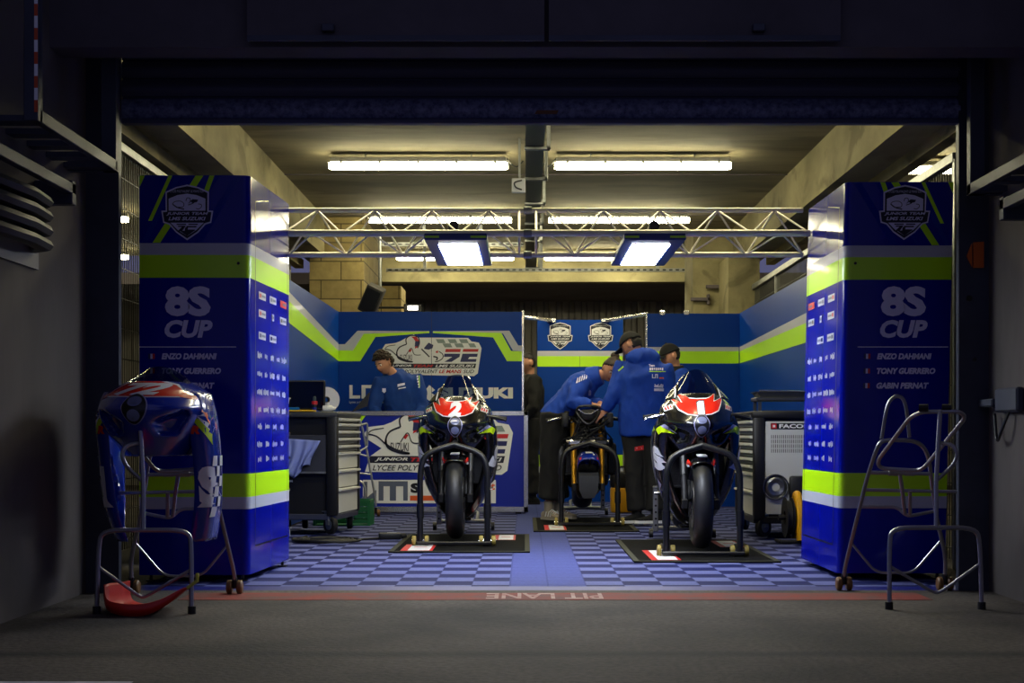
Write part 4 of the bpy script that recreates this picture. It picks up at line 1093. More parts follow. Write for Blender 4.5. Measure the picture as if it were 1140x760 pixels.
def race_bike(name, label, loc, rotz, number, flank):
    root = thing(name, label, 'motorcycle', loc, rotz, group='motorcycles on stands')
    wheel(root, 'front_wheel', (0,0,.33), .298, .0625, .216)
    forks(root, BLACKM)
    fd = fender(root, GLOSSB, (0,0,.33), .318, 42, 118)
    b = MB(); b.box(-.032,.032,-.11,.02,.655,.667, WHITEF, bevel=.003, M=Matrix.Rotation(.05,4,'X')); b.build('white_pad', fd)
    for s in (-1, 1):
        b = MB(); b.tube([(s*.078,-.10,.60),(s*.088,-.05,.61),(s*.088,.03,.60)], [.012,.024,.02], REDF, 8, ry=[.005,.009,.008], up=(0,0,1)); b.tube([(s*.084,-.08,.588),(s*.092,-.03,.59)], [.008,.011], WHITEF, 6, ry=.006); b.build('side_flash', fd)
    chassis(root, 0); tailbody(root, GLOSSB, GLOSSB)
    cowl = make_cowl(root, GLOSSB)
    nose_art(root, cowl, number); headlight(root, cowl)
    for s in (-1, 1):
        f = make_side(root, s, GLOSSB)
        def wedge(b): b.poly([(s*x, z) for x, z in [cr1(*p) for p in ((505,640),(548,600),(600,562),(632,575),(610,590),(560,612))]], FRT, VIOLF)
        decal(f, f, 'violet_flash', wedge, lift=.006)
        def lime(b): b.poly([(s*x, z) for x, z in [cr1(*p) for p in ((520,642),(612,590),(632,575),(668,600),(645,648),(622,628),(560,634))]], FRT, LIMEF)
        decal(f, f, 'lime_flash', lime, lift=.008)
        def rlet(b): a = cr1(536,688) if s > 0 else cr1(72,688); b.text('R', a[0], a[1], .038, .038, FRT, REDF, shear=.2, bold=.06)
        decal(f, f, 'red_letter', rlet, lift=.008)
        def lime2(b): b.poly([(.24,.83),(.55,.80),(.62,.86),(.50,.86),(.36,.85)], SIDE(s), LIMEF)
        decal(f, f, 'lime_flash', lime2, direction=(-s,0,0), lift=.006)
        def wt(b): b.poly([(.34,.78),(.42,.75),(.40,.60),(.46,.48),(.55,.48),(.50,.62),(.54,.76),(.48,.80)], SIDE(s), VIOLF); b.poly([(.34,.45),(.70,.24),(.74,.26),(.40,.50)], SIDE(s), VIOLF)
        decal(f, f, 'violet_swoosh', wt, direction=(-s,0,0), lift=.006)
        def big(b): b.text('S', .25 if s < 0 else .25, .55, .13, .17, frame((s*1.0,.0 if s>0 else .6,0),(0,s,0),(0,0,1),(s,0,0)), WHITEF, bold=.08)
        decal(f, f, 'white_letter', big, direction=(-s,0,0), lift=.009)
        if flank and s < 0:
            def pl(b): b.poly([(.40,.79),(.58,.84),(.72,.78),(.86,.62),(.92,.40),(.88,.22),(.68,.24),(.52,.42),(.46,.60)], SIDE(s), WHITEF)
            decal(f, f, 'white_panel', pl, direction=(-s,0,0), lift=.012)
    b = MB(); b.rings([[V((x*k, y, z)) for x in (-1,-.6,-.2,.2,.6,1)] for (k, y, z) in ((.10,.40,.165),(.09,.55,.14),(.09,.80,.14),(.06,.96,.16))], GLOSSB, closed_ring=False, cap=False); b.build('belly_pan', root, solid=.004)
    for s in (-1, 1):
        decal(root, cowl, 'violet_flash', lambda b: b.poly([(s*x, z) for x, z in [cr1(*p) for p in ((505,640),(548,600),(600,562),(632,575),(610,590),(560,612))]], FRT, VIOLF), lift=.006)
        decal(root, cowl, 'lime_flash', lambda b: b.poly([(s*x, z) for x, z in [cr1(*p) for p in ((520,642),(612,590),(632,575),(668,600),(645,648),(622,628),(560,634))]], FRT, LIMEF), lift=.008)
    make_screen(root, wide=.092 if number != '1' else .118, rnd=.06 if number != '1' else .30)
    handlebars(root)
    b = MB(); b.box(-.06,.06,.20,.23,.97,1.05, BLACK, bevel=.012, seg=2); b.box(-.05,.05,.232,.234,.98,1.04, mat('dash_glass', (14,18,26), .1)); b.build('dashboard', root)
    b = MB()
    for s in (-1, 1): b.tube([(s*.06,.12,.9),(s*.10,.3,.93),(s*.06,.32,.95)], .008, BLACKM, 6)
    b.build('cowl_stay', root)
    return root
def front_stand(label, loc, rotz=0, wx=.24):
    t = thing('front_paddock_stand', label, 'paddock stand', loc, rotz, group='front paddock stands')
    y0 = -.26
    for s in (-1, 1):
        b = MB(); b.tube(fillet([(s*wx,y0,.03),(s*wx,y0,.56),(s*(wx-.045),y0+.01,.665),(0,y0+.03,.725)], .09, 5), .021, BLACKM, 12); b.build('post', t)
        b = MB(); b.tube([(s*wx,y0,.20),(s*wx,y0,.30)], .027, BLACKM, 12); b.build('sleeve', t)
        b = MB(); b.tube(fillet([(s*wx,y0,.045),(s*(wx+.01),y0+.32,.045)], .03), .018, BLACKM, 10); b.build('floor_leg', t)
        for k, (dx, yy) in enumerate(((-.045,y0+.03),(.045,y0+.03))):
            b = MB(); b.lathe([(.0001,-.014),(.034,-.014),(.037,-.008),(.037,.008),(.034,.014),(.0001,.014)], YELR, (s*wx+dx, yy, .037), 'X', 18); w_ = b.build('roller', t)
            MB().tube([(s*wx, yy, .037), (s*wx+dx*1.4, yy, .037)], .008, CHROME, 8).build('axle', w_)
    b = MB(); b.box(-wx-.03, wx+.03, y0-.03, y0+.01, .008, .034, BLACKM, bevel=.006); b.build('base_bar', t)
    b = MB(); b.tube(fillet([(0,y0+.03,.715),(0,y0+.12,.74),(0,.155,.74),(0,.165,.80)], .04), .016, BLACKM, 10); b.build('headstock_pin', t)
    return t
def rear_stand(label, loc, rotz=0):
    t = thing('rear_paddock_stand', label, 'paddock stand', loc, rotz, group='rear paddock stands')
    LS = mat('stand_alloy', (150,152,158), .35, .8)
    for s in (-1, 1):
        b = MB(); x = s*.205; b.box(x-.02, x+.02, -.02, .02, .05, .40, LS, bevel=.006)
        for k in range(6): b.disc((x, -.021, .10+k*.05), .009, BLACKM, 'Y', 8, .004)
        b.build('upright', t)
        b = MB(); b.box(x-s*.07, x+s*.02, -.03, .03, .385, .40, LS, bevel=.003); b.build('lift_pad', t)
        b = MB(); b.tube([(x,0,.07),(x,.25,.06)], .018, LS, 10); b.build('floor_leg', t)
        b = MB(); b.lathe([(.0001,-.015),(.035,-.015),(.035,.015),(.0001,.015)], BLACK, (x+s*.035,-.0,.036), 'X', 16); b.build('roller', t)
    b = MB(); b.tube([(-.205,.25,.06),(.205,.25,.06)], .018, LS, 10); b.tube(fillet([(-.1,.25,.06),(-.1,.6,.12),(.1,.6,.12),(.1,.25,.06)], .05), .015, LS, 10); b.build('handle', t)
    return t
def floor_mat(label, x0, x1, y0, y1, stickers):
    t = thing('floor_mat', label, 'floor mat', ((x0+x1)/2, (y0+y1)/2, .012), group='rubber mats under the motorcycles')
    MT = mat('mat_rubber', (15,15,16), .85, noise_s=18, noise_a=.4, spec=.08)
    b = MB(); b.box(x0, x1, y0, y1, .012, .020, MT); b.build('rubber_sheet', t, world=True, smooth=0)
    b = MB(); EDG = mat('mat_edge', (66,66,56), .8, spec=.1); w_ = .035
    for bb in ((x0,x0+w_,y0,y1),(x1-w_,x1,y0,y1),(x0,x1,y0,y0+w_),(x0,x1,y1-w_,y1)): b.box(bb[0],bb[1],bb[2],bb[3],.0195,.0225,EDG)
    b.build('edge_strip', t, world=True, smooth=0)
    fr = frame((0,0,.0215),(1,0,0),(0,1,0),(0,0,1))
    for (xa, xb, ya, yb) in stickers:
        b = MB(); b.rect(xa, ya, xb, yb, fr, REDV); b.rect(xa+(xb-xa)*.22, ya+.02, xb-(xb-xa)*.1, yb-.02, fr, WHITEV, .001)
        b.rect(xa+(xb-xa)*.34, ya+(yb-ya)*.48, xb-(xb-xa)*.25, ya+(yb-ya)*.56, fr, REDV, .002); b.build('sticker', t, world=True, smooth=0)
    return t
def sx(u, v, z=.02):
    d = F*(CAMZ-z)/(v-V0); return ((u-U0)*d/F, d)
# ---- mats
def matq(label, uL, uR, vf, vb, st):
    df = F*(CAMZ-.02)/(vf-V0); db = F*(CAMZ-.02)/(vb-V0)
    S = []
    for (ua, ub, va, vb2) in st:
        d = F*(CAMZ-.02)/((va+vb2)/2-V0)
        S.append((px(ua,d), px(ub,d), F*(CAMZ-.02)/(va-V0), F*(CAMZ-.02)/(vb2-V0)))
    return floor_mat(label, px(uL,df), px(uR,df), df, db, S)
matq('black rubber mat with red stickers under the left motorcycle', 432, 590, 614, 594.5, [(449,484,613,606), (550,574,601,595.5)])
matq('black rubber mat with red stickers under the stripped motorcycle', 594, 712, 591, 576, [(606,630,590,584.5), (688,703,580,576.8)])
matq('black rubber mat with red stickers under the right motorcycle', 706, 870, 625, 600.5, [(720,752,623.5,612.5), (796,824,609,602)])
# ---- bikes
BX, BY = px(507,10.6), 10.62
race_bike('motorcycle', 'black race motorcycle with red nose numbered 2 before the counter', (BX, BY, .02), .0, '2', False)
front_stand('black front stand lifting the left race motorcycle', (BX, BY, .02))
rear_stand('silver rear stand under the left race motorcycle', (BX+.0, BY+1.42, .02))
BX3, BY3 = px(780.5,9.72), 9.74
race_bike('motorcycle', 'black race motorcycle with red nose numbered 1 beside the right tool cabinet', (BX3, BY3, .02), -.03, '1', True)
front_stand('black front stand lifting the right race motorcycle', (BX3-.008, BY3, .02), -.03)
rear_stand('silver rear stand under the right race motorcycle', (BX3+.03, BY3+1.42, .02), -.03)

# ---- the bike being worked on: no fairing, no front wheel
def bare_bike(label, loc):
    root = thing('motorcycle', label, 'motorcycle', loc, 0, group='motorcycles on stands')
    forks(root, GOLD, wx=.125)
    fd = fender(root, GLOSSBLUE, (0,0,.33), .318, 40, 128, hw=.105, drop=.13)
    decal(fd, fd, 'white_lettering', lambda b: b.text('RACING', -.05, .625, .10, .02, FRT, WHITEF, bold=.05) if False else b.poly([(-.045,.632),(.045,.632),(.05,.645),(-.05,.645)], FRT, WHITEF), lift=.006)
    for s in (-1, 1):
        def fl(b): b.poly([(s*.065,.60),(s*.10,.58),(s*.10,.53),(s*.075,.55)], FRT, REDF)
        decal(fd, fd, 'red_flash', fl, lift=.006)
    b = MB(); rg = []
    for (z, hw, y0, y1) in ((.46,.085,-.06,.02),(.43,.088,-.09,-.03),(.30,.080,-.09,-.03),(.235,.05,-.07,-.02)):
        rg.append([V((-hw,y1,z)),V((-hw,y0,z)),V((hw,y0,z)),V((hw,y1,z))])
    b.rings(rg, mat('guard_grey', (62,64,70), .45)); b.build('fork_guard', root, smooth=20)
    chassis(root, 0); tailbody(root, CARBON, CARBON)
    handlebars(root, .945)
    b = MB()
    b.tube(spline([(-.105,.05,1.0),(-.08,.03,1.04),(0,.02,1.05),(.08,.03,1.04),(.105,.05,1.0)], 5), .012, BLACKM, 8)
    b.tube(spline([(-.105,.05,1.0),(-.06,.03,.93),(0,.02,.89),(.06,.03,.93),(.105,.05,1.0)], 5), .014, BLACKM, 8)
    b.box(-.07,.07,.03,.10,.92,1.02, BLACK, bevel=.03, seg=2); b.tube([(-.09,.02,1.02),(-.03,.01,.98),(.03,.01,.98),(.09,.02,1.02)], .006, ALU, 6); b.build('fairing_bracket', root)
    b = MB(); b.box(-.08,.08,.12,.16,.93,1.0, BLACK, bevel=.015, seg=2, M=Matrix.Translation((0,0,0))); b.build('dashboard', root)
    b = MB(); b.tube([(-.19,.10,.735),(.19,.10,.735)], .014, ALU, 8); b.box(-.17,-.05,.08,.16,.70,.75, ALU, bevel=.012); b.box(.06,.18,.08,.16,.70,.75, ENG, bevel=.012); b.build('throttle_bodies', root)
    b = MB()
    rnd = random.Random(3)
    for i in range(14):
        x0, x1 = rnd.uniform(-.22,.22), rnd.uniform(-.22,.22)
        b.tube(spline([(x0,.16,rnd.uniform(.86,.98)),(x0*.8+x1*.2,.02+rnd.uniform(0,.1),rnd.uniform(.8,.95)),(x1,.14,rnd.uniform(.6,.85)),(x1,.3,rnd.uniform(.5,.8))], 5), rnd.choice((.005,.007,.009)), rnd.choice((BLACK, BLACKM, RUBBER, ENG)), 6)
    b.build('wiring', root)
    for s in (-1, 1):
        b = MB(); b.box(s*.20-.03, s*.20+.03, .10, .22, .86, .99, BLACK, bevel=.015, seg=2); b.build('switchgear', root)
        b = MB(); b.box(s*.235-.04, s*.235+.04, .36, .62, .42, .72, ENG if s < 0 else ENGD, bevel=.03, seg=2); b.build('engine_cover', root)
    b = MB(); b.rings([[V((.20, .30, z)), V((.24,.33,z)), V((.24,.36,z)), V((.20,.34,z))] for z in (.45,.76)], ENGD); b.build('side_radiator', root)
    return root
BX2, BY2 = px(655,12.85), 12.87
bare_bike('stripped motorcycle with gold forks, no fairing and no front wheel', (BX2, BY2, .02))
front_stand('black front stand lifting the stripped motorcycle', (BX2, BY2, .02), 0, .245)
rear_stand('silver rear stand under the stripped motorcycle', (BX2, BY2+1.42, .02))
# ------------------------------------------------------------------ tool cabinets
DRAW = mat('drawer_grey', (222,222,216), .4, .0)
DRAWD = mat('drawer_dark', (84,86,88), .42, .0)
CABK = mat('cabinet_black', (18,18,20), .45)
PERF = mat('perforated_silver', (206,208,206), .42, .1)
def caster(t, x, y, r=.075, swivel=.5, plate=True):
    b = MB(); Mx = Matrix.Translation((x, y, r+.012)) @ Matrix.Rotation(swivel, 4, 'Z')
    b.lathe([(.0001,-.02),(r*.55,-.02),(r*.62,-.018),(r*.9,-.022),(r,-.014),(r,.014),(r*.9,.022),(r*.62,.018),(r*.55,.02),(.0001,.02)], RUBBER, (0,0,0), 'X', 24)
    bmesh.ops.transform(b.bm, matrix=Mx, verts=b.bm.verts); o = b.build('caster', t)
    b = MB(); b.lathe([(.0001,-.024),(r*.52,-.023),(r*.52,.023),(.0001,.024)], mat('caster_hub', (96,104,124), .35, .5), (0,0,0), 'X', 18)
    for s in (-1, 1): b.rings([[V((s*.028,-.018,0)),V((s*.028,.018,0)),V((s*.034,.018,0)),V((s*.034,-.018,0))],[V((s*.028,-.01,r+.03)),V((s*.028,.05,r+.03)),V((s*.034,.05,r+.03)),V((s*.034,-.01,r+.03))]], GALV)
    b.box(-.045,.045,-.02,.06,r+.028,r+.036, GALV); bmesh.ops.transform(b.bm, matrix=Mx, verts=b.bm.verts); b.build('fork', o)
def drawer_column(t, W, D, heights, z0, x_face, y0, y1, sgn):
    # drawers on the face at x_face looking along sgn*X, between y0 and y1
    z = z0
    for i, h in enumerate(heights):
        dk = h < .075
        b = MB(); b.box(x_face-sgn*.02, x_face+sgn*.008, y0, y1, z+.004, z+h-.004, DRAWD if dk else DRAW, bevel=.004)
        d = b.build('drawer', t)
        b = MB(); b.rings([[V((x_face+sgn*.008, y, z+h-.030)), V((x_face+sgn*.034, y, z+h-.022)), V((x_face+sgn*.034, y, z+h-.010)), V((x_face+sgn*.008, y, z+h-.006))] for y in (y0+.01, y1-.01)], SILV); b.build('handle', d, smooth=20)
        z += h
# left cabinet: drawers face the middle of the garage, open side faces the pit lane
t = thing('tool_cabinet', 'black roller tool cabinet with grey drawers beside the left blue end cabinet', 'tool cabinet', (-1.50, 11.50, .012), -.115)
# local: x to the left is the body, y depth
W, D = .50, .74
b = MB(); b.box(-W, -.02, .02, D, .17, .94, CABK); b.build('body', t, smooth=0)
for y in (0, D): MB().box(-.075, .012, y-.03, y+.045, .16, .965, CABK, bevel=.015, seg=2).build('corner_post', t)
MB().box(-W-.01, .0, -.01, D+.02, .125, .172, mat('cabinet_base', (58,62,84), .45, .3), bevel=.006).build('base', t)
MB().box(-W-.015, .02, -.035, D+.055, .94, .985, mat('cabinet_top', (52,54,58), .5), bevel=.014, seg=2).build('top_tray', t)
drawer_column(t, W, D, [.205, .15, .14, .058, .058, .058, .058, .044], .172, -.005, .045, D-.0, 1)
b = MB(); b.box(-W+.02, -.08, -.012, .0, .50, .80, mat('side_recess', (52,54,66), .45), bevel=.004); b.box(-W+.02, -.08, -.03, .0, .495, .51, GALV); b.build('side_tray', t, smooth=0)
b = MB(); b.text('FACOM', -.46, .425, .11, .02, front(-.0), GREYV, .02, bold=.03); b.build('lettering', t, smooth=0)
for x, y, a in ((-.05, .02, .9), (-.06, D-.04, .3), (-W+.06, .05, -.4), (-W+.06, D-.05, .2)): caster(t, x, y, .075, a)
MB().tube(fillet([(.0,D+.06,.88),(.06,D+.1,.9),(.06,D+.1,.70),(.0,D+.06,.66)], .02), .01, GALV, 8).build('push_bar', t)
CAB1 = Matrix.Translation((-1.50, 11.50, .012)) @ Matrix.Rotation(-.115, 4, 'Z')
def c1(x, y, z): return CAB1 @ V((x, y, z))
# blue cloth hanging on the open side
b = MB(); rows = []
for i in range(17):
    v = i/16; row = []
    for j in range(25):
        u = j/24
        zb_ = .47+.12*abs(u-.35)**1.0+.03*math.sin(u*9)
        z = .775-(.775-zb_)*v - .02*u*(1-v)
        x = -.44+.30*u + .03*math.sin(v*3+u*2)-.05*v*(u-.3)
        y = -.055-.022*math.sin(u*21+v*2.5)*(.3+v)-.01*v
        row.append(c1(x, y, z))
    rows.append(row)
b.rings(rows, mat('cloth_blue', (128,142,206), .9), closed_ring=False, cap=False)
b.build('cloth', None, 'pale blue cleaning cloth hanging on the side of the left tool cabinet', 'cloth', solid=.004, smooth=80)
# things standing on it
p = c1(-.34, .30, .985)
t = thing('monitor', 'black flat monitor standing on the left tool cabinet', 'monitor', p, .0)
b = MB(); b.box(-.17, .17, -.02, .02, .02, .26, BLACK, bevel=.008); b.build('case', t)
b = MB(); b.box(-.158, .158, -.0215, -.0195, .035, .248, mat('screen_off', (8,8,10), .15)); b.build('screen', t)
b = MB(); b.box(-.07, .07, -.06, .06, 0, .012, BLACK, bevel=.004); b.box(-.02, .02, .0, .03, .0, .06, BLACK); b.build('foot', t)
p = c1(-.19, .42, .985)
t = thing('paper_roll', 'white paper roll on edge on the left tool cabinet', 'paper roll', p, -1.32)
b = MB(); b.lathe([(.025,-.05),(.105,-.05),(.105,.05),(.025,.05),(.025,-.05)], mat('paper', (206,206,214), .9), (0,0,.105), 'X', 32); b.build('roll', t)
b = MB(); b.lathe([(.02,-.051),(.026,-.051),(.026,.051),(.02,.051),(.02,-.051)], mat('cardboard', (92,80,66), .8), (0,0,.105), 'X', 20); b.build('core', t)
p = c1(-.09, .08, .985)
t = thing('spray_nozzle', 'white plastic nozzle bottle lying on the left tool cabinet corner', 'bottle', p, .2)
b = MB(); b.lathe([(.0001,-.04),(.024,-.04),(.026,-.02),(.026,.03),(.012,.05),(.012,.065),(.0001,.066)], mat('white_plastic', (200,200,196), .4), (0,0,.026), 'X', 16); b.build('body', t)
b = MB(); b.lathe([(.0001,0),(.014,0),(.014,.025),(.0001,.026)], mat('white_plastic'), (.0,.0,.05), 'Z', 12); b.build('cap', t)
p = c1(-.19, .05, .985)
t = thing('spray_bottle', 'small bottle with blue base and red band on the left tool cabinet', 'bottle', p)
b = MB(); b.lathe([(.0001,0),(.017,0),(.018,.035)], mat('bottle_blue', (20,40,150), .3), (0,0,0), 'Z', 14); b.lathe([(.018,.035),(.018,.06)], BLACK, (0,0,0), 'Z', 14); b.build('body', t)
b = MB(); b.lathe([(.0185,.058),(.024,.06),(.024,.085),(.0185,.087)], mat('bottle_red', (190,30,30), .3), (0,0,0), 'Z', 14); b.build('collar', t)
b = MB(); b.lathe([(.012,.085),(.014,.1),(.012,.12),(.0001,.125)], mat('bottle_cap', (60,74,74), .3), (0,0,0), 'Z', 12); b.build('cap', t)
p = c1(-.40, .02, .985)
b = MB(); b.tube([c1(-.47,.0,1.003), c1(-.30,-.01,1.003)], .018, mat('handle_blue', (10,92,150), .4), 10); b.build('screwdriver', None, 'blue handled tool lying on the left tool cabinet', 'tool')
b = MB(); b.tube([c1(-.46,-.02,.9925), c1(-.38,-.033,.9925), c1(-.19,-.022,.9925)], .0075, mat('handle_yellow', (206,160,20), .4), 8); b.tube([c1(-.19,-.022,.9925), c1(-.17,-.015,.9925), c1(-.17,.01,.9925)], .0075, mat('handle_yellow'), 8); b.build('hex_key', None, 'yellow bent tool lying along the left tool cabinet edge', 'tool')
b = MB(); b.poly([(-.0,0),(.13,.05),(.15,.16),(.14,.16)], frame(c1(-.0,.52,.99), (1,0,0), (0,0,1), (0,-1,0)), BLACK, th=.02); b.build('tray', None, 'black angled tray behind the paper roll on the left tool cabinet', 'tray')
# narrow black trolley behind the left end cabinet
t = thing('shelf_trolley', 'narrow black shelf trolley mostly hidden behind the left end cabinet', 'trolley', (-1.93, 10.55, .012))
for (x, y) in ((-.13, 0), (.13, 0), (-.13, .35), (.13, .35)): MB().box(x-.015, x+.015, y-.015, y+.015, .06, .98, CABK).build('upright', t, smooth=0)
for z in (.09, .38, .62, .80, .94): MB().box(-.16, .16, -.03, .38, z, z+.022, mat('trolley_shelf', (40,42,50), .45, .4), bevel=.004).build('shelf', t, smooth=0)
for (x, y) in ((-.13, .02), (.13, .02), (-.13, .33), (.13, .33)): caster(t, x, y, .03, .3)
p = V((-1.785, 10.60, .977))
t = thing('plastic_cup', 'beige plastic tub on the narrow trolley beside the left end cabinet', 'tub', p)
b = MB(); b.lathe([(.0001,.0),(.045,.0),(.062,.10),(.07,.10),(.07,.108),(.058,.108),(.042,.006),(.0001,.006)], mat('beige_plastic', (186,182,150), .5), (0,0,0), 'Z', 20); b.build('tub', t)
for z, nm in ((.834, 'upper'), (.654, 'lower')):
    b = MB(); b.lathe([(.0001,-.02),(.02,-.02),(.02,.03),(.0001,.03)], mat('bottle_red'), (-1.80, 10.555, z+.01), 'X', 12); b.build('red_spool', None, 'small red spool on the %s shelf of the narrow trolley' % nm, 'spool')
# green crate
t = thing('crate', 'green plastic crate between the left tool cabinet and the counter', 'crate', (-1.62, 12.95, .012))
GR = mat('crate_green', (14,104,56), .5)
b = MB()
for (x0,x1,y0,y1) in ((-.24,.24,-.16,-.148),(-.24,.24,.148,.16),(-.24,-.228,-.16,.16),(.228,.24,-.16,.16)):
    for k in range(4): b.box(x0,x1,y0,y1,.02+k*.05,.05+k*.05,GR)
for sx_ in (-.24,-.08,.08,.24):
    for sy in (-.16,.16): b.box(sx_-.012,sx_+.012,sy-.012,sy+.012,0,.22,GR)
for sy in (-.08, .0,.08):
    for sx_ in (-.24,.24): b.box(sx_-.012,sx_+.012,sy-.012,sy+.012,0,.22,GR)
b.box(-.24,.24,-.16,.16,0,.012,GR); b.build('basket', t, smooth=0)
b = MB(); b.box(-.25,.25,-.17,-.155,.20,.225,GR); b.box(-.25,.25,.155,.17,.20,.225,GR); b.box(-.25,-.235,-.17,.17,.20,.225,GR); b.box(.235,.25,-.17,.17,.20,.225,GR); b.build('rim', t, smooth=0)
# right cabinet
t = thing('tool_cabinet', 'silver sided roller tool cabinet with drawers beside the right blue end cabinet', 'tool cabinet', (1.765, 11.17, .012))
W, D = .55, .93
b = MB(); b.box(.02, W, .02, D, .17, .93, CABK); b.build('body', t, smooth=0)
for y in (0, D): MB().box(-.012, .075, y-.03, y+.045, .15, .95, CABK, bevel=.015, seg=2).build('corner_post', t)
MB().box(W-.07, W+.01, -.03, .045, .15, .95, CABK, bevel=.015, seg=2).build('corner_post', t)
MB().box(-.01, W+.01, -.01, D+.02, .12, .172, CABK, bevel=.006).build('base', t)
b = MB(); b.box(-.02, W+.02, -.035, D+.055, .93, .985, CABK, bevel=.014, seg=2); b.box(.06, W-.02, .02, D, .982, .99, mat('cabinet_top'), bevel=.003); b.build('top_tray', t)
drawer_column(t, W, D, [.20, .14, .058, .058, .058, .058, .058, .058, .06], .172, .005, .045, D, -1)
sp_ = MB(); sp_.box(.08, W-.06, -.014, .0, .19, .905, PERF, bevel=.003); sidep = sp_.build('side_panel', t, smooth=0)
b = MB(); f0 = front(-.0145)
for r_ in range(4):
    for k in range(26): b.rect(.125+k*.0155, .665+r_*.036, .130+k*.0155, .693+r_*.036, f0, CABK, .001)
b.build('slots', sidep, smooth=0, kind='stuff')
b = MB(); b.box(.12, .56, -.02, -.013, .845, .892, BLK, bevel=.004); b.build('maker_plate', t, smooth=0)
b = MB(); f1 = front(-.0205)
b.rect(.125, .85, .165, .888, f1, REDV, .001); b.rect(.135, .86, .155, .878, f1, WHITEV, .002); b.text('FACOM', .185, .853, .24, .032, f1, WHITEV, .001, bold=.04); b.build('maker_lettering', t, smooth=0)
b = MB(); b.lathe([(.0001,-.012),(.03,-.014),(.035,-.022),(.062,-.03),(.082,-.022),(.09,-.012),(.094,-.034),(.10,-.034),(.103,-.012)], mat('bowl_steel', (130,132,136), .3, .9), (.16,.0,.40), 'Y', 32); b.build('magnetic_bowl', None, None) if False else b.build('round_bowl', t)
for x, y, a in ((.07, .03, -.9), (.06, D-.04, -.4), (W-.06, .05, .4), (W-.06, D-.05, -.2)): caster(t, x, y, .078, a)
b = MB(); b.box(2.02, 2.16, 11.09, 11.135, .30, .50, BLACK, bevel=.02, seg=2); b.build('holster', None, 'black holster hanging on the silver side of the right tool cabinet', 'holster')
# trays on the right cabinet
t = thing('tray_stand', 'grey steel riser tray standing on the right tool cabinet', 'tray', (2.05, 11.45, 1.003))
TR = mat('tray_steel', (86,88,92), .4, .7)
b = MB(); b.box(-.25, .25, -.15, .15, .075, .105, TR, bevel=.006); b.build('shelf', t, smooth=0)
for x in (-.22, .22):
    for y in (-.12, .12): MB().box(x-.012, x+.012, y-.012, y+.012, .0, .078, TR).build('leg', t, smooth=0)
t = thing('steel_tray', 'shallow dark steel tray on top of the riser on the right tool cabinet', 'tray', (2.03, 11.45, 1.109))
b = MB(); b.rings([[V((x*k, y*k, z)) for x, y in ((-.22,-.13),(.22,-.13),(.22,.13),(-.22,.13))] for k, z in ((.9,0),(1.0,.035),(1.08,.038),(1.08,.042),(.98,.04),(.88,.008))], TR); b.build('pan', t, smooth=20)
b = MB(); b.tube([(-.20,-.10,.05),(.18,.05,.05)], .007, ALU, 8); b.build('rod', t)
# yellow and black reel at the right end cabinet
t = thing('cable_reel', 'yellow and black cable reel on the floor by the right end cabinet', 'cable reel', (1.965, 10.75, .012))
YE = mat('reel_yellow', (222,160,12), .4)
b = MB(); b.lathe([(.05,-.045),(.15,-.045),(.15,-.038),(.07,-.035),(.07,.0),(.15,.004),(.15,.01),(.05,.01),(.05,-.045)], BLACK, (0,0,.19), 'X', 30); b.build('drum', t)
b = MB(); b.lathe([(.072,-.034),(.125,-.034),(.125,-.002),(.072,-.001)], RUBBER, (0,0,.19), 'X', 24); b.build('wound_cable', t)
b = MB(); b.tube(fillet([(.05,-.13,.03),(.05,-.12,.22),(.05,-.03,.36),(.05,.06,.36),(.05,.10,.2),(.05,.10,.03)], .06), .03, YE, 10, ry=.03); b.tube([(-.09,-.1,.016),(-.09,.1,.016)], .014, BLACK, 8); b.tube([(-.09,.0,.19),(.09,.0,.19)], .02, BLACK, 8); b.tube([(.09,-.1,.016),(-.09,-.1,.016)], .014, BLACK, 8); b.box(.02,.09,-.10,.10,.06,.30,YE,bevel=.03,seg=2); b.build('frame', t)
# cable and socket block on the floor
t = thing('power_strip', 'black power block on the floor left of the first motorcycle mat', 'power strip', (px(434,11.15), 11.15, .012), .15)
b = MB(); b.box(-.085, .085, -.05, .05, 0, .05, BLACK, bevel=.012, seg=2); b.build('case', t)
b = MB(); b.rect(-.02, -.02, .05, .02, frame((0,0,.051),(1,0,0),(0,1,0),(0,0,1)), GREYV); b.build('label_plate', t, smooth=0)
b = MB(); b.box(.075, .13, -.03, .03, .005, .045, RUBBER, bevel=.012); b.build('plug', t)
pts = [(px(427,11.15), 11.14, .022), (px(405,11.1), 11.05, .02)]
rnd = random.Random(8)
for i in range(34):
    a = i*.9; r_ = 1
    pts.append((px(364,10.9)+.27*math.cos(a)*(.6+.4*rnd.random()), 10.85+.22*math.sin(a)*(.5+.5*rnd.random()), .024+.004*(i % 4)))
pts.append((-1.70, 11.15, .024)); pts.append((-1.70, 11.28, .024))
MB().tube(spline(pts, 6), .009, RUBBER, 6).build('extension_cable', None, 'tangled black extension cable on the chequered flooring', 'cable')
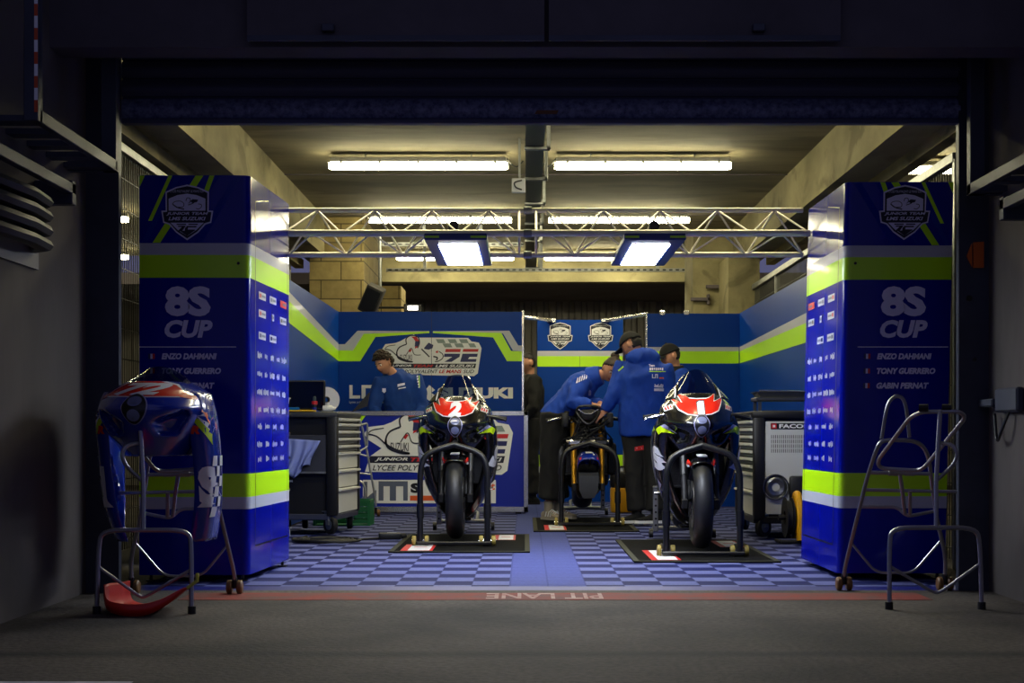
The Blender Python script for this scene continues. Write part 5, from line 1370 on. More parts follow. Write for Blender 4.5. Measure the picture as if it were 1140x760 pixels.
# silver stand folded against the counter
def tubes(t, name, pts, r=.0125, rad=.05, m=None, closed=False):
    b = MB(); b.tube(fillet(pts, rad, 5, closed=closed), r, m or TUBESTEEL, 10, closed=closed); return b.build(name, t)
def twin_caster(t, x, y, r=.035):
    for s in (-1, 1):
        b = MB(); b.lathe([(.0001,-.014),(r*.8,-.014),(r,-.008),(r,.008),(r*.8,.014),(.0001,.014)], mat('caster_amber', (112,78,40), .45), (x+s*.026, y, r), 'X', 16); b.build('caster', t)
    b = MB(); b.tube([(x-.03,y,r),(x+.03,y,r)], .008, BLACKM, 6); b.tube([(x,y,r),(x,y,r+.05)], .014, BLACKM, 8); b.build('caster_stem', t)
Yc = 14.05
t = thing('fairing_stand', 'thin silver tube stand leaning before the counter behind the left tool cabinet', 'stand', (-1.55, Yc, .012))
def g(u, v, dy=0): p = P(u, v, Yc+dy); return V((p.x+1.55, dy, p.z-.012))
SM = mat('stand_tube_bright', (196,198,202), .3, .8)
tubes(t, 'rear_leg', [g(418.5,563,.22), g(417.5,553,.22), g(409,505,.2), g(402,470,.17), g(396,462,.15), g(384,464,.12)], .011, .06, SM)
tubes(t, 'front_leg', [g(405,580,-.28), g(407,545,-.28), g(403,535,-.28), g(390,534,-.28), g(386,540,-.28), g(384,580,-.28)], .011, .05, SM)
tubes(t, 'crossbar', [g(394,504,.18), g(410,508,.2)], .009, .02, SM); tubes(t, 'crossbar', [g(394,526,.2), g(413,528,.2)], .009, .02, SM); tubes(t, 'brace', [g(396,562,-.2), g(406,552,-.25)], .008, .02, SM)
tubes(t, 'spine', [g(396,534,-.28), g(395,500,-.05), g(394,464,.15)], .011, .1, SM)
twin_caster(t, g(418.5,563,.22).x, .22, .035)

# ------------------------------------------------------------------ bodywork stands in front of the end cabinets
def body_stand(label, mirror, x0, yf):
    t = thing('fairing_stand', label, 'stand', (x0, yf, 0))
    m = -1 if mirror else 1
    def h(x, y, z): return (m*x, y, z)
    tubes(t, 'front_leg', [h(-.215,-.02,.0), h(-.21,0,.30), h(-.20,0,.381), h(.20,0,.381), h(.215,0,.30), h(.218,-.02,.0)], .0108, .10)
    for s in (-1, 1):
        b = MB(); b.lathe([(.0001,0),(.019,0),(.019,.035),(.0001,.036)], RUBBER, h(s*.217,-.02,0), 'Z', 12); b.build('foot_cap', t)
    tubes(t, 'front_brace', [h(-.208,0,.20), h(.0,.0,.075), h(.025,.0,.075), h(.212,0,.21)], .0075, .05)
    tubes(t, 'spine', [h(.01,0,.381), h(.015,.02,.60), h(.045,.06,.93)], .0108, .05)
    def c0(cx, cy, dy):
        p = P(920+cx/2.815, 420+cy/2.815, 6.81+dy); return (m*(p.x-px(1040,6.81)), dy, p.z)
    tubes(t, 'hook', [c0(346,322,.03), c0(398,275,-.02), c0(412,240,-.03), c0(396,210,-.02), c0(352,204,.05)], .0095, .05)
    tubes(t, 'support_ring', [c0(160,262,.48), c0(262,125,.22), c0(298,108,.14), c0(418,106,.08), c0(437,125,.10), c0(305,285,.42), c0(280,292,.46), c0(168,285,.50)], .0102, .04, closed=True)
    for x in (-.02, .09):
        b = MB(); b.tube([h(x-.02,.115,.945), h(x+.02,.10,.945)], .018, RUBBER, 8); b.build('rubber_pad', t)
    def c(cx, cy, dy):
        p = P(920+cx/2.815, 420+cy/2.815, 6.81+dy); return (m*(p.x-px(1040,6.81)), dy, max(p.z, .045))
    tubes(t, 'rear_leg', [c(55,632,.80), c(57,600,.79), c(128,312,.62), c(160,215,.53), c(178,195,.52), c(285,198,.52), c(318,235,.54), c(345,440,.70), c(374,560,.79), c(371,645,.80)], .0108, .07)
    tubes(t, 'top_loop', [c(173,192,.52), c(190,85,.50), c(213,57,.50), c(240,62,.50), c(252,100,.50), c(260,188,.52)], .0095, .07)
    tubes(t, 'crossbar', [c(133,298,.61), c(325,302,.58)], .0098, .02)
    for (xa, xb) in ((195,225), (245,275)):
        b = MB(); b.tube([c(xa,296,.60), c(xb,297,.60)], .019, GALV, 10); b.build('clamp', t)
    tubes(t, 'crossbar', [c(118,352,.66), c(410,358,.62)], .009, .02)
    tubes(t, 'crossbar', [c(104,405,.71), c(222,406,.70), c(250,433,.68), c(275,432,.68), c(340,418,.69)], .009, .03)
    tubes(t, 'upright', [c(230,300,.60), c(238,352,.63), c(246,428,.68)], .0102, .02); tubes(t, 'upright', [c(262,355,.63), c(262,430,.68)], .010, .02)
    tubes(t, 'rear_brace', [c(78,518,.80), c(155,612,.79), c(272,612,.79), c(358,512,.80)], .0065, .05)
    twin_caster(t, c(55,640,.80)[0], .80, .036); twin_caster(t, c(371,640,.80)[0], .80, .036)
    return t
body_stand('empty silver tube stand before the right blue end cabinet', False, px(1040,6.81), 6.81)
body_stand('silver tube stand carrying the blue fairing, before the left blue end cabinet', True, px(162,6.64), 6.64)
# blue fairing hanging on the left stand
kx, ky = px(169,6.95), 6.72
t = thing('fairing', 'blue race fairing with red top hanging on the left tube stand', 'fairing', (kx, ky, .075))
K0 = t
KX = herm((.22,.30,.38,.50,.62,.74,.84,.92,1.0), (.235,.255,.270,.280,.282,.280,.270,.25,.22))
KB = herm((.22,.30,.38,.50,.62,.74,.84,.92,1.0), (.42,.52,.58,.60,.60,.60,.60,.58,.54))
ZM = lambda z: z if z < .86 else .86+(z-.86)*.62
RZ = lambda pts: [(x, ZM(z)) for x, z in pts]
cowl = make_cowl(t, GLOSSBLUE, ZM)
RT = RZ([(-.205,.965),(-.17,.985),(-.10,1.06),(-.05,1.078),(.06,1.078),(.13,1.05),(.19,.985),(.17,.96),(.0,.955)])
decal(t, cowl, 'red_nose_panel', lambda b: b.poly(grow(RT,.005), FRT, WHITEF), lift=.003)
decal(t, cowl, 'red_nose_panel', lambda b: b.poly(RT, FRT, REDF), lift=.005)
decal(t, cowl, 'race_number', lambda b: b.text('72', -.13, .925, .25, .062, FRT, WHITEF, shear=.5, bold=.04), lift=.008)
headlight(t, cowl, .862, .06, .075)
for s in (-1, 1):
    decal(t, cowl, 'cowl_sticker', lambda b: b.poly(RZ([(s*.17,.985),(s*.24,.96),(s*.235,.935),(s*.17,.955)]), FRT, REDF), lift=.006)
for s in (-1, 1):
    f = make_side(t, s, GLOSSBLUE, zlo=.22, zhi=.945, xs=KX, bk=KB)
    decal(f, f, 'lime_flash', lambda b: b.poly([(s*x, z) for x, z in ((.19,.835),(.24,.815),(.285,.75),(.30,.68),(.285,.68),(.262,.74),(.22,.80))], FRT, LIMEF), lift=.006)
    decal(f, f, 'white_flash', lambda b: b.poly([(s*x, z) for x, z in ((.22,.84),(.27,.80),(.30,.74),(.285,.75),(.24,.815))], FRT, WHITEF), lift=.006)
    def wl(b): b.text('S' if s > 0 else 'I', .215 if s > 0 else -.285, .40, .085 if s > 0 else .05, .19, FRT, WHITEF, bold=.07)
    decal(f, f, 'white_letter', wl, lift=.008)
    def plate(b): b.poly([(s*.20,.80),(s*.285,.865),(s*.285,.825),(s*.20,.84)], FRT, VIOLF)
    decal(f, f, 'sponsor_plate', plate, lift=.008)
    def plate2(b): b.text('Lm', .205 if s > 0 else -.28, .842, .03, .024, FRT, NAVY, bold=.05); b.poly([(s*.25,.865),(s*.275,.79),(s*.275,.845),(s*.25,.85)], FRT, ORANGE)
    decal(f, f, 'sponsor_plate', plate2, lift=.011)
    def rl(b): b.text('R', .20 if s > 0 else -.25, .745, .04, .04, FRT, REDF, shear=.2, bold=.06)
    decal(f, f, 'red_letter', rl, lift=.008)
    def chk(b):
        for i in range(3):
            for j in range(6):
                if (i+j) % 2: b.rect(.30+i*.05, .34+j*.05, .35+i*.05, .39+j*.05, SIDE(s), WHITEF)
    decal(f, f, 'checker_flash', chk, direction=(-s,0,0), lift=.006)
make_screen(t, wide=.13, top=1.075, rnd=.5, stripes=0, z0=.972)
# red belly pan standing on the stand's front brace
t = thing('belly_pan', 'red belly pan resting on the ground at the left tube stand', 'belly pan', (px(160,6.58), 6.58, .0), .05)
b = MB(); rg = []
prof = [(-.185,.02,.135),(-.165,-.02,.035),(-.09,-.05,.004),(.01,-.05,.002),(.09,-.03,.035),(.17,.0,.10),(.19,.02,.115)]
for k, (dy, dz, sc_) in enumerate(((-.0,0,1),(.10,.0,.98),(.25,.0,.9),(.36,.01,.8))):
    rg.append([V((x*sc_, y+dy, max(.002, z*sc_+dz))) for x, y, z in spline([V(p) for p in prof], 5)])
b.rings(rg, mat('belly_red', (196,30,14), .45), closed_ring=False, cap=False)
fr_ = [V(p) for p in spline([V(p) for p in prof], 5)]
b.rings([fr_, [V((p.x*.97, p.y-.004, p.z*.6+.055)) for p in fr_]], mat('belly_red'), closed_ring=False, cap=False)
b.build('shell', t, solid=.004)
b = MB(); b.tube([(.19,.02,.118),(.235,.03,.15),(.235,.03,.185)], .008, mat('tip_yellow', (176,170,60), .4), 8); b.build('tip', t)

# ------------------------------------------------------------------ fixtures on the pit-lane walls
def wall_rack(name, label, xw, sgn, xf, y0, y1, z0, ztop=3.4):
    t = thing(name, label, 'wall frame', ((xw+xf)/2, (y0+y1)/2, z0))
    def post(y, w_): 
        b = MB(); b.box(min(xf, xf-sgn*w_), max(xf, xf-sgn*w_), y-.03, y+.03, z0, ztop, STEEL, bevel=.003); b.build('post', t, world=True, smooth=0)
    post(y1, .075); post(y0, .06)
    b = MB(); b.box(xf-sgn*.035, xf, y0, y1, z0, z0+.055, STEEL, bevel=.003); b.build('bottom_rail', t, world=True, smooth=0)
    b = MB(); b.box(min(xw, xf), max(xw, xf), y1-.03, y1+.03, z0, z0+.05, STEEL); b.build('end_rail', t, world=True, smooth=0)
    for i in range(5):
        y = y0+.05+i*(y1-y0-.1)/4
        b = MB(); b.box(min(xw, xf-sgn*.036), max(xw, xf-sgn*.036), y-.05, y+.05, z0+.005, z0+.03, STEEL); b.build('floor_slat', t, world=True, smooth=0)
    return t
wl = wall_rack('wall_rack', 'dark steel wall frame with striped post high on the left pit wall', -2.268, 1, -2.03, 6.07, 7.22, 2.125)
b = MB(); fz = front(6.038)
for i in range(12):
    z = 2.16+i*.1
    if z > 3.3: break
    b.rect(-2.045, z, -2.03, z+.05, fz, mat('stripe_orange', (190,72,30), .5)); b.rect(-2.045, z+.05, -2.03, z+.1, fz, WHITEV)
b.build('warning_stripe', wl, world=True, smooth=0)
wr = wall_rack('wall_rack', 'dark steel wall frame high on the right pit wall', 2.425, -1, 2.26, 6.2, 7.4, 2.04)
def arm(label, xw, xf, y0, y1, z, dz=.05):
    t = thing('steel_rail', label, 'steel rail', ((xw+xf)/2, (y0+y1)/2, z))
    b = MB(); b.box(min(xw,xf), max(xw,xf), y1-.06, y1, z-.05, z+.06, STEEL, bevel=.004); b.build('end_block', t, world=True, smooth=0)
    b = MB(); b.box(xf-.04 if xf > xw else xf, xf if xf > xw else xf+.04, y0, y1, z, z+dz, STEEL, bevel=.003); b.build('bar', t, world=True, smooth=0)
    b = MB(); b.box(min(xw,xf), max(xw,xf), y0, y0+.05, z, z+dz, STEEL, bevel=.003); b.build('wall_plate', t, world=True, smooth=0)
arm('steel rail with end block on the left pit wall below the frame', -2.268, -2.09, 5.6, 6.75, 1.93)
arm('steel rail with end block on the right pit wall below the frame', 2.425, 2.27, 6.1, 6.95, 1.89)
# round ribbed ventilation outlet on the left wall
t = thing('ventilation_outlet', 'dark ribbed ventilation outlet with light rim on the left pit wall', 'vent', (-2.2, 6.25, 1.60))
b = MB(); b.box(-2.268, -2.255, 5.75, 6.72, 1.58, 1.92, mat('vent_rim', (120,116,112), .6)); b.build('backplate', t, world=True, smooth=0)
for i in range(4):
    z = 1.66+i*.065
    b = MB(); b.tube([( -2.25, 5.78, z+.02), (-2.16, 5.9, z+.005), (-2.125, 6.2, z), (-2.16, 6.5, z+.005), (-2.25, 6.66, z+.02)], .03, mat('vent_dark', (30,30,32), .55), 8, ry=.045); b.build('rib', t, world=True)
# socket box on the right wall
t = thing('socket_box', 'grey socket box fixed low on the right pit wall', 'socket box', (2.40, 7.2, .93))
b = MB(); b.box(2.385, 2.427, 7.05, 7.38, .93, 1.05, STEEL, bevel=.01); b.build('box', t, world=True)
b = MB(); b.box(2.37, 2.427, 7.38, 7.6, .96, 1.0, STEEL, bevel=.006); b.build('conduit', t, world=True)
b = MB(); b.tube(spline([(2.40,7.2,.93),(2.38,7.25,.84),(2.39,7.35,.79),(2.40,7.42,.92)], 5), .008, BLACKM, 6); b.build('cable', t, world=True)

# yellow case on the floor behind the stripped motorcycle
t = thing('tool_case', 'yellow and black case on the floor behind the man with the hooded jacket', 'case', (1.03, 15.0, .012))
b = MB(); b.box(-.15, .15, -.10, .10, 0, .26, YE, bevel=.02, seg=2); b.build('body', t)
b = MB(); b.box(-.155, .155, -.105, .105, .26, .42, BLACK, bevel=.02, seg=2); b.build('lid', t)
b = MB(); b.tube(fillet([(-.06,0,.41),(-.06,0,.47),(.06,0,.47),(.06,0,.41)], .02), .011, BLACK, 8); b.build('handle', t)
for x in (-.09, .09):
    b = MB(); b.box(x-.02, x+.02, -.115, -.10, .22, .30, YE, bevel=.004); b.build('latch', t)
# ------------------------------------------------------------------ people
SKIN = mat('skin', (196,140,112), .55)
LIPS = mat('lips', (160,92,82), .5)
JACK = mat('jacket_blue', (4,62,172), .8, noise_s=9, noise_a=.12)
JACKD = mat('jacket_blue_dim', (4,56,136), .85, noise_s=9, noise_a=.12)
PANTS = mat('trousers_black', (17,17,20), .85)
BLKCLOTH = mat('cloth_black', (14,14,16), .85)
HAIRB = mat('hair_brown', (44,28,20), .6, noise_s=40, noise_a=.5)
HAIRD = mat('hair_dark', (24,18,16), .6, noise_s=40, noise_a=.5)
EYEW = mat('eye_white', (220,216,210), .3); IRIS = mat('iris', (40,28,22), .2)
def basis(fwd, up):
    f = V(fwd).normalized(); u = V(up); u = (u-f*u.dot(f)).normalized(); r = f.cross(u)
    return Matrix((( r.x, -f.x, u.x, 0), (r.y, -f.y, u.y, 0), (r.z, -f.z, u.z, 0), (0,0,0,1)))     # local: x right hand of viewer, -y face, z up
def head_verts(b, Mx, m, fem=False):
    # a sculpted head: face towards local -y
    rg = []; nu, nv = 40, 30
    for i in range(1, nv):
        th = PI*i/nv; z = math.cos(th); sr = math.sin(th); row = []
        for j in range(nu):
            a = 2*PI*j/nu; x = sr*math.sin(a); y = -sr*math.cos(a)
            X, Y, Z = x*.076, y*.096, z*.118
            if Z < 0:                                                   # jaw narrows, chin comes forward
                k = min(1, -Z/.118)
                X *= 1-.34*k**1.3
                if Y > 0: Y *= 1-.45*k
                else: Y *= 1-.06*k
            fr_ = max(0, -y)
            g = lambda cx, cz, s_: math.exp(-((X-cx)**2+(Z-cz)**2)/(2*s_*s_))
            if fr_ > .2:
                Y -= .020*math.exp(-(X/.011)**2)*math.exp(-((Z+.018)/.022)**2)           # nose
                Y -= .010*math.exp(-(X/.009)**2)*math.exp(-((Z-.008)/.022)**2)
                Y += .011*(g(.030,.012,.013)+g(-.030,.012,.013))                          # eye sockets
                Y -= .005*(math.exp(-((Z-.032)/.010)**2))*fr_*math.exp(-(X/.05)**2)       # brow
                Y -= .006*math.exp(-(X/.020)**2)*math.exp(-((Z+.058)/.010)**2)            # lips
                Y += .004*math.exp(-(X/.022)**2)*math.exp(-((Z+.0585)/.0022)**2)
                Y -= .008*math.exp(-(X/.018)**2)*math.exp(-((Z+.096)/.016)**2)            # chin
                Y -= .003*(g(.042,-.02,.02)+g(-.042,-.02,.02))                            # cheeks
            row.append(Mx @ V((X, Y, Z)))
        rg.append(row)
    b.rings(rg, m)
    for s in (-1, 1):                                                   # ears
        E = Mx @ Matrix.Translation((s*.078, .010, -.004)) @ Matrix.Rotation(s*.35, 4, 'Z')
        b.ell((0,0,0), .010, .020, .033, m, M=None, nu=12, nv=8) if False else None
        r = bmesh.ops.create_uvsphere(b.bm, u_segments=14, v_segments=10, radius=1, matrix=E @ Matrix.Diagonal((.009,.019,.032,1)))
def hand(b, wr, d, nrm, m, s=1, curl=.5):
    # palm + five fingers; d = pointing direction, nrm = back of the hand
    d = V(d).normalized(); nrm = V(nrm); nrm = (nrm-d*nrm.dot(d)).normalized(); sd = d.cross(nrm)*s
    b.tube([wr-d*.01, wr+d*.03, wr+d*.065, wr+d*.088], [.026,.038,.040,.034], m, 10, ry=[.020,.017,.015,.012], up=sd)
    for k, (o, L) in enumerate(((-.029,.066),(-.010,.076),(.010,.072),(.028,.056))):
        p = wr+d*.080+sd*o; pts = [p]; dd = d.copy()
        for q, f in enumerate((.45,.32,.23)):
            dd = (dd*math.cos(curl*(.55+.3*q))-nrm*math.sin(curl*(.55+.3*q))).normalized(); pts.append(pts[-1]+dd*L*f)
        b.tube(pts, [.0095,.009,.008,.0065], m, 8)
    p = wr+d*.025-sd*.030
    b.tube([p, p-sd*.022+d*.022-nrm*.008, p-sd*.028+d*.048-nrm*.018, p-sd*.024+d*.066-nrm*.028], [.013,.011,.009,.007], m, 8)
def remesh(b, vox, it=3, mats=None, fold=0, fs=9.0, seed=0):
    bmesh.ops.recalc_face_normals(b.bm, faces=b.bm.faces)
    me = bpy.data.meshes.new('tmp'); b.bm.to_mesh(me); b.bm.free()
    o = bpy.data.objects.new('tmp', me); COL.objects.link(o)
    md = o.modifiers.new('r', 'REMESH'); md.mode = 'VOXEL'; md.voxel_size = vox
    s = o.modifiers.new('s', 'SMOOTH'); s.factor = .5; s.iterations = it
    dg = bpy.context.evaluated_depsgraph_get(); dg.update()
    m2 = bpy.data.meshes.new_from_object(o.evaluated_get(dg))
    bpy.data.objects.remove(o); bpy.data.meshes.remove(me)
    nb = MB(); nb.bm.from_mesh(m2); bpy.data.meshes.remove(m2)
    for m in b.mats[:1]: nb.mi(m)
    for f in nb.bm.faces: f.material_index = 0
    if fold:
        nb.bm.normal_update()
        off = V((seed*3.1, seed*1.7, 0))
        for v in nb.bm.verts:
            p = v.co*fs; p = V((p.x, p.y, p.z*.55))+off
            n1 = noise.noise(p)+.5*noise.noise(p*2.3)
            v.co += v.normal*fold*(1-abs(n1)*2.2)
    return nb
def person(label, J, jacket=JACK, pants=PANTS, hair='short', hairm=HAIRB, cap=None, shoes=None, hood=True, rolled=.0, seed=1, fem=False, collar=None, fold=.011, wide=1.0, legw=1.0):
    base = V((J['pelvis'][0], J['pelvis'][1], 0))
    t = thing('person', label, 'person', base)
    g = {k: (V(v)-base) for k, v in J.items() if k not in ('face','up','handL','handR','nL','nR','toeL','toeR','curl','side','floor','back','hem','cuff','hoodr','hoodo')}
    side = V(J['side']).normalized()                                     # from its left to its right... shoulder axis
    HM = Matrix.Translation(g['head']) @ basis(J['face'], J['up'])
    # ---- continuous body
    b = MB(); m = SKIN
    head_verts(b, HM, m, fem)
    nb_ = g['neck']; hd = HM @ V((0,.022,-.055))
    b.tube([nb_-(hd-nb_)*.4, nb_, hd], [.062,.053,.050], m, 14)
    mid = (g['pelvis']+g['chest'])/2
    b.tube([g['pelvis']-(g['chest']-g['pelvis'])*.18, g['pelvis'], mid, g['chest'], (g['chest']+nb_)/2, nb_], [x*wide for x in (.14,.155,.135,.160,.135,.055)], m, 18, ry=[.10,.11,.095,.115,.085,.05], up=side)
    for S_ in 'LR':
        sh, el, wr = g['sh'+S_], g['el'+S_], g['wr'+S_]
        b.tube([g['chest'].lerp(sh,.55), sh, sh.lerp(el,.4), el, el.lerp(wr,.3), wr], [.06,.056,.047,.038,.037,.026], m, 12)
        hand(b, wr, J['hand'+S_], J['n'+S_], m, -1 if S_ == 'L' else 1, J.get('curl', .5))
        hp, kn, an = g['hip'+S_], g['kn'+S_], g['an'+S_]
        b.tube([hp+V((0,0,.05)), hp, hp.lerp(kn,.45), kn, kn.lerp(an,.35), an], [.08,.088,.075,.055,.054,.036], m, 12)
        td = V(J['toe'+S_]).normalized()
        b.tube([an+V((0,0,-.01))-td*.03, an+V((0,0,-.045))+td*.04, an+V((0,0,-.06))+td*.12], [.036,.036,.026], m, 10)
    nb2 = remesh(b, .0075, 2)
    hi = HM.inverted()
    k = nb2.mi(LIPS)
    for f in nb2.bm.faces:
        p = hi @ f.calc_center_median()
        if abs(p.x) < .024 and -.067 < p.z < -.050 and p.y < -.075: f.material_index = k
    body = nb2.build('body', t, smooth=180)
    for s in (-1, 1):
        b = MB(); r = bmesh.ops.create_uvsphere(b.bm, u_segments=12, v_segments=8, radius=.0125, matrix=HM @ Matrix.Translation((s*.030,-.074,.012))); b.mi(EYEW)
        e = b.build('eye', body); b = MB(); b.mi(IRIS); bmesh.ops.create_uvsphere(b.bm, u_segments=10, v_segments=6, radius=.0075, matrix=HM @ Matrix.Translation((s*.030,-.0815,.009))); b.build('iris', e)
        b = MB(); b.tube([HM @ V((s*x, y, z)) for x, y, z in ((.014,-.091,.030),(.030,-.090,.036),(.048,-.078,.030))], [.003,.005,.003], hairm, 6); b.build('eyebrow', body)
    # ---- hair or cap
    def cap_shell(off, m, test, name, rough=0):
        b = MB(); head = MB(); head_verts(head, Matrix.Identity(4), m); 
        bm = head.bm; bm.normal_update(); bmesh.ops.recalc_face_normals(bm, faces=bm.faces); bm.normal_update()
        for v in bm.verts: v.tag = not test(v.co)
        bmesh.ops.delete(bm, geom=[v for v in bm.verts if v.tag], context='VERTS')
        for v in bm.verts:
            n_ = V((v.co.x/.076, v.co.y/.096, v.co.z/.118)).normalized()
            v.co += n_*(off(v.co) if callable(off) else off) + (n_*rough*(noise.noise(v.co*38+V((seed,0,0)))+.7*noise.noise(v.co*80)) if rough else V((0,0,0)))
        bmesh.ops.transform(bm, matrix=HM, verts=bm.verts)
        head.mi(m)
        return head.build(name, t, smooth=80, solid=.012)
    if hair == 'short':
        cap_shell(.020, hairm, lambda p: (p.z > .055-.35*(p.y+.06) if p.y < .02 else p.z > -.055) and not (abs(p.x) > .068 and -.03 < p.y < .035 and p.z < .03), 'hair', .012)
        b = MB(); b.mi(hairm); rr = random.Random(seed)
        for _ in range(150):
            th, ph = rr.uniform(0, 1.75), rr.uniform(-PI, PI)
            x, y, z = math.sin(th)*math.sin(ph), math.sin(th)*math.cos(ph), math.cos(th)
            p = V((x*.090, y*.110, z*.142))
            if p.y < -.02 and p.z < .062-.3*(p.y+.06): continue
            if abs(p.x) > .066 and p.z < .03 and p.y < .03: continue
            bmesh.ops.create_icosphere(b.bm, subdivisions=1, radius=rr.uniform(.014,.024), matrix=HM @ Matrix.Translation(p) @ Matrix.Diagonal((1.3, .9, .8, 1)))
        b.build('hair_curls', t, smooth=80)
    elif hair == 'crop':
        cap_shell(.005, hairm, lambda p: (p.z > .06-.3*(p.y+.06) if p.y < .02 else p.z > -.05) and not (abs(p.x) > .068 and -.03 < p.y < .035 and p.z < .03), 'hair', .002)
    elif hair == 'bun':
        cap_shell(.012, hairm, lambda p: (p.z > .062-.55*(p.y+.07) if p.y < .02 else p.z > -.07) and not (abs(p.x) > .070 and -.02 < p.y < .03 and p.z < .0), 'hair', .003)
        b = MB(); b.mi(hairm); bmesh.ops.create_uvsphere(b.bm, u_segments=18, v_segments=12, radius=1, matrix=HM @ Matrix.Translation((0,.075,.105)) @ Matrix.Diagonal((.042,.04,.036,1)))
        for v in b.bm.verts: v.co += V((1,1,1))*.004*noise.noise(v.co*45)
        b.build('hair_bun', t, smooth=80)
    if cap:
        o = cap_shell(.016, cap, lambda p: p.z > .030 if p.y < .05 else p.z > .015, 'cap', 0)
        b = MB(); rows = []
        for i in range(7):
            r_ = i/6; row = []
            for j in range(13):
                a = (-1+j/6)*1.05
                row.append(HM @ V((.088*math.sin(a)*(1+.04*r_), -.112*math.cos(a)*.92-.075*r_*math.cos(a*.9), .042-.012*r_-.016*(a/1.05)**2)))
            rows.append(row)
        b.rings(rows, cap, closed_ring=False, cap=False); b.build('cap_brim', o, solid=.004)
        b = MB(); b.mi(cap); bmesh.ops.create_uvsphere(b.bm, u_segments=10, v_segments=6, radius=.009, matrix=HM @ Matrix.Translation((0,.0,.136))); b.build('cap_button', o)
    # ---- jacket
    b = MB(); hem = g['pelvis']-(g['chest']-g['pelvis'])*J.get('hem', .10) if 'hem' not in J else None
    ax = (g['chest']-g['pelvis'])
    b.mi(jacket)
    b.tube([g['pelvis']-ax*J.get('hem',.22), g['pelvis']-ax*.0, g['pelvis']+ax*.45, g['chest'], g['chest'].lerp(nb_,.5), nb_+(hd-nb_)*.05], [x*wide for x in (.185,.190,.180,.198,.172,.085)], jacket, 22, ry=[x*wide for x in (.145,.150,.140,.150,.120,.078)], up=side)
    for S_ in 'LR':
        sh, el, wr = g['sh'+S_], g['el'+S_], g['wr'+S_]
        e2 = el.lerp(wr, 1-rolled)
        b.tube([g['chest'].lerp(sh,.45).lerp(nb_,.12), sh, sh.lerp(el,.45), el, el.lerp(e2,.5), e2-(wr-el).normalized()*.01], [.085,.088,.075,.065,.057,.043], jacket, 14)
    if hood:
        bd = V(J['back']).normalized() if 'back' in J else V((0,1,0))
        bk = nb_ + bd*.085 - V((0,0,.005))
        b.mi(jacket); hr = J.get('hoodr', (.115,.075,.062)); bk = bk+V(J.get('hoodo', (0,0,0)))
        bmesh.ops.create_uvsphere(b.bm, u_segments=18, v_segments=12, radius=1, matrix=Matrix.Translation(bk) @ Matrix.Diagonal((*hr,1)))
        b.tube([nb_+side*.085+V((0,0,.015)), bk+V((0,0,.015))+side*.05, bk+V((0,0,.025)), bk+V((0,0,.015))-side*.05, nb_-side*.085+V((0,0,.015))], .034, jacket, 10)
    nbj = remesh(b, .012, 4, fold=fold, fs=8, seed=seed)
    jk = nbj.build('jacket', t, smooth=180)
    if collar:
        b = MB(); b.tube([nb_+(hd-nb_)*(-.45), nb_+(hd-nb_)*.1, nb_+(hd-nb_)*.45], [.15,.105,.085], collar, 18, ry=[.11,.10,.085], up=side); b.build('collar', t, smooth=60)
    # ---- trousers
    b = MB(); b.mi(pants)
    b.tube([g['pelvis']+ax*.12, g['pelvis']-ax*.0, g['pelvis']-V((0,0,.12))], [.165*wide,.175*wide,.14*wide], pants, 18, ry=[.125*wide,.13*wide,.11*wide], up=side)
    for S_ in 'LR':
        hp, kn, an = g['hip'+S_], g['kn'+S_], g['an'+S_]
        b.tube([hp+V((0,0,.06)), hp.lerp(kn,.3), kn, kn.lerp(an,.5), an+V((0,0,J.get('cuff',.035)))], [x*legw for x in (.105,.102,.086,.082,.078)], pants, 14)
    remesh(b, .012, 4, fold=fold, fs=7, seed=seed+2).build('trousers', t, smooth=180)
    # ---- shoes
    up_m, sole_m = shoes or (BLKCLOTH, BLK)
    for S_ in 'LR':
        an = g['an'+S_]; td = V(J['toe'+S_]); td.z = 0; td = td.normalized(); z0 = J.get('floor', .0)-base.z
        hx = V((an.x, an.y, 0))
        b = MB(); rg = []; sd = V((-td.y, td.x, 0))
        for (f_, w_, h_, zb_) in ((-.085,.02,.05,.022),(-.07,.036,.075,.02),(-.02,.041,.095,.02),(.03,.041,.085,.02),(.09,.046,.062,.02),(.15,.044,.048,.022),(.185,.030,.038,.026),(.20,.010,.03,.028)):
            rg.append([hx+td*f_+sd*(w_*math.cos(a))+V((0,0,z0+zb_+(h_-zb_)*(.5+.5*math.sin(a)) if math.sin(a) > -.2 else z0+zb_)) for a in [2*PI*i/16 for i in range(16)]])
        b.rings(rg, up_m); b.tube([an+V((0,0,max(.03, J.get('cuff', 0)-.02))), V((hx.x,hx.y,z0+.06))], [.046,.044], up_m, 12); shoe = b.build('shoe', t, smooth=60)
        b = MB(); rg = []
        for z in (.0, .024): rg.append([hx+td*f_+sd*w_+V((0,0,z0+z)) for f_, w_ in ((-.092,0),(-.08,.034),(-.02,.040),(.05,.043),(.11,.050),(.17,.038),(.205,.0),(.17,-.038),(.11,-.050),(.05,-.043),(-.02,-.040),(-.08,-.034))])
        b.rings(rg, sole_m); b.build('sole', shoe)
        if up_m is not BLKCLOTH:
            b = MB()
            for k in range(4):
                c = hx+td*(.045+.022*k)+V((0,0,z0+.088-.008*k)); b.tube([c-sd*.03-V((0,0,.012)), c+V((0,0,.006)), c+sd*.03-V((0,0,.012))], .004, WHITEV, 5)
            b.build('laces', shoe)
            b = MB()
            for s in (-1, 1):
                for k in range(3): c = hx+td*(-.0+.035*k); b.tube([c+sd*s*.045+V((0,0,z0+.03)), c+td*.012+sd*s*.040+V((0,0,z0+.075))], .005, mat('shoe_stripe', (226,226,224), .5), 5)
            b.build('stripes', shoe)
    return t, jk, base
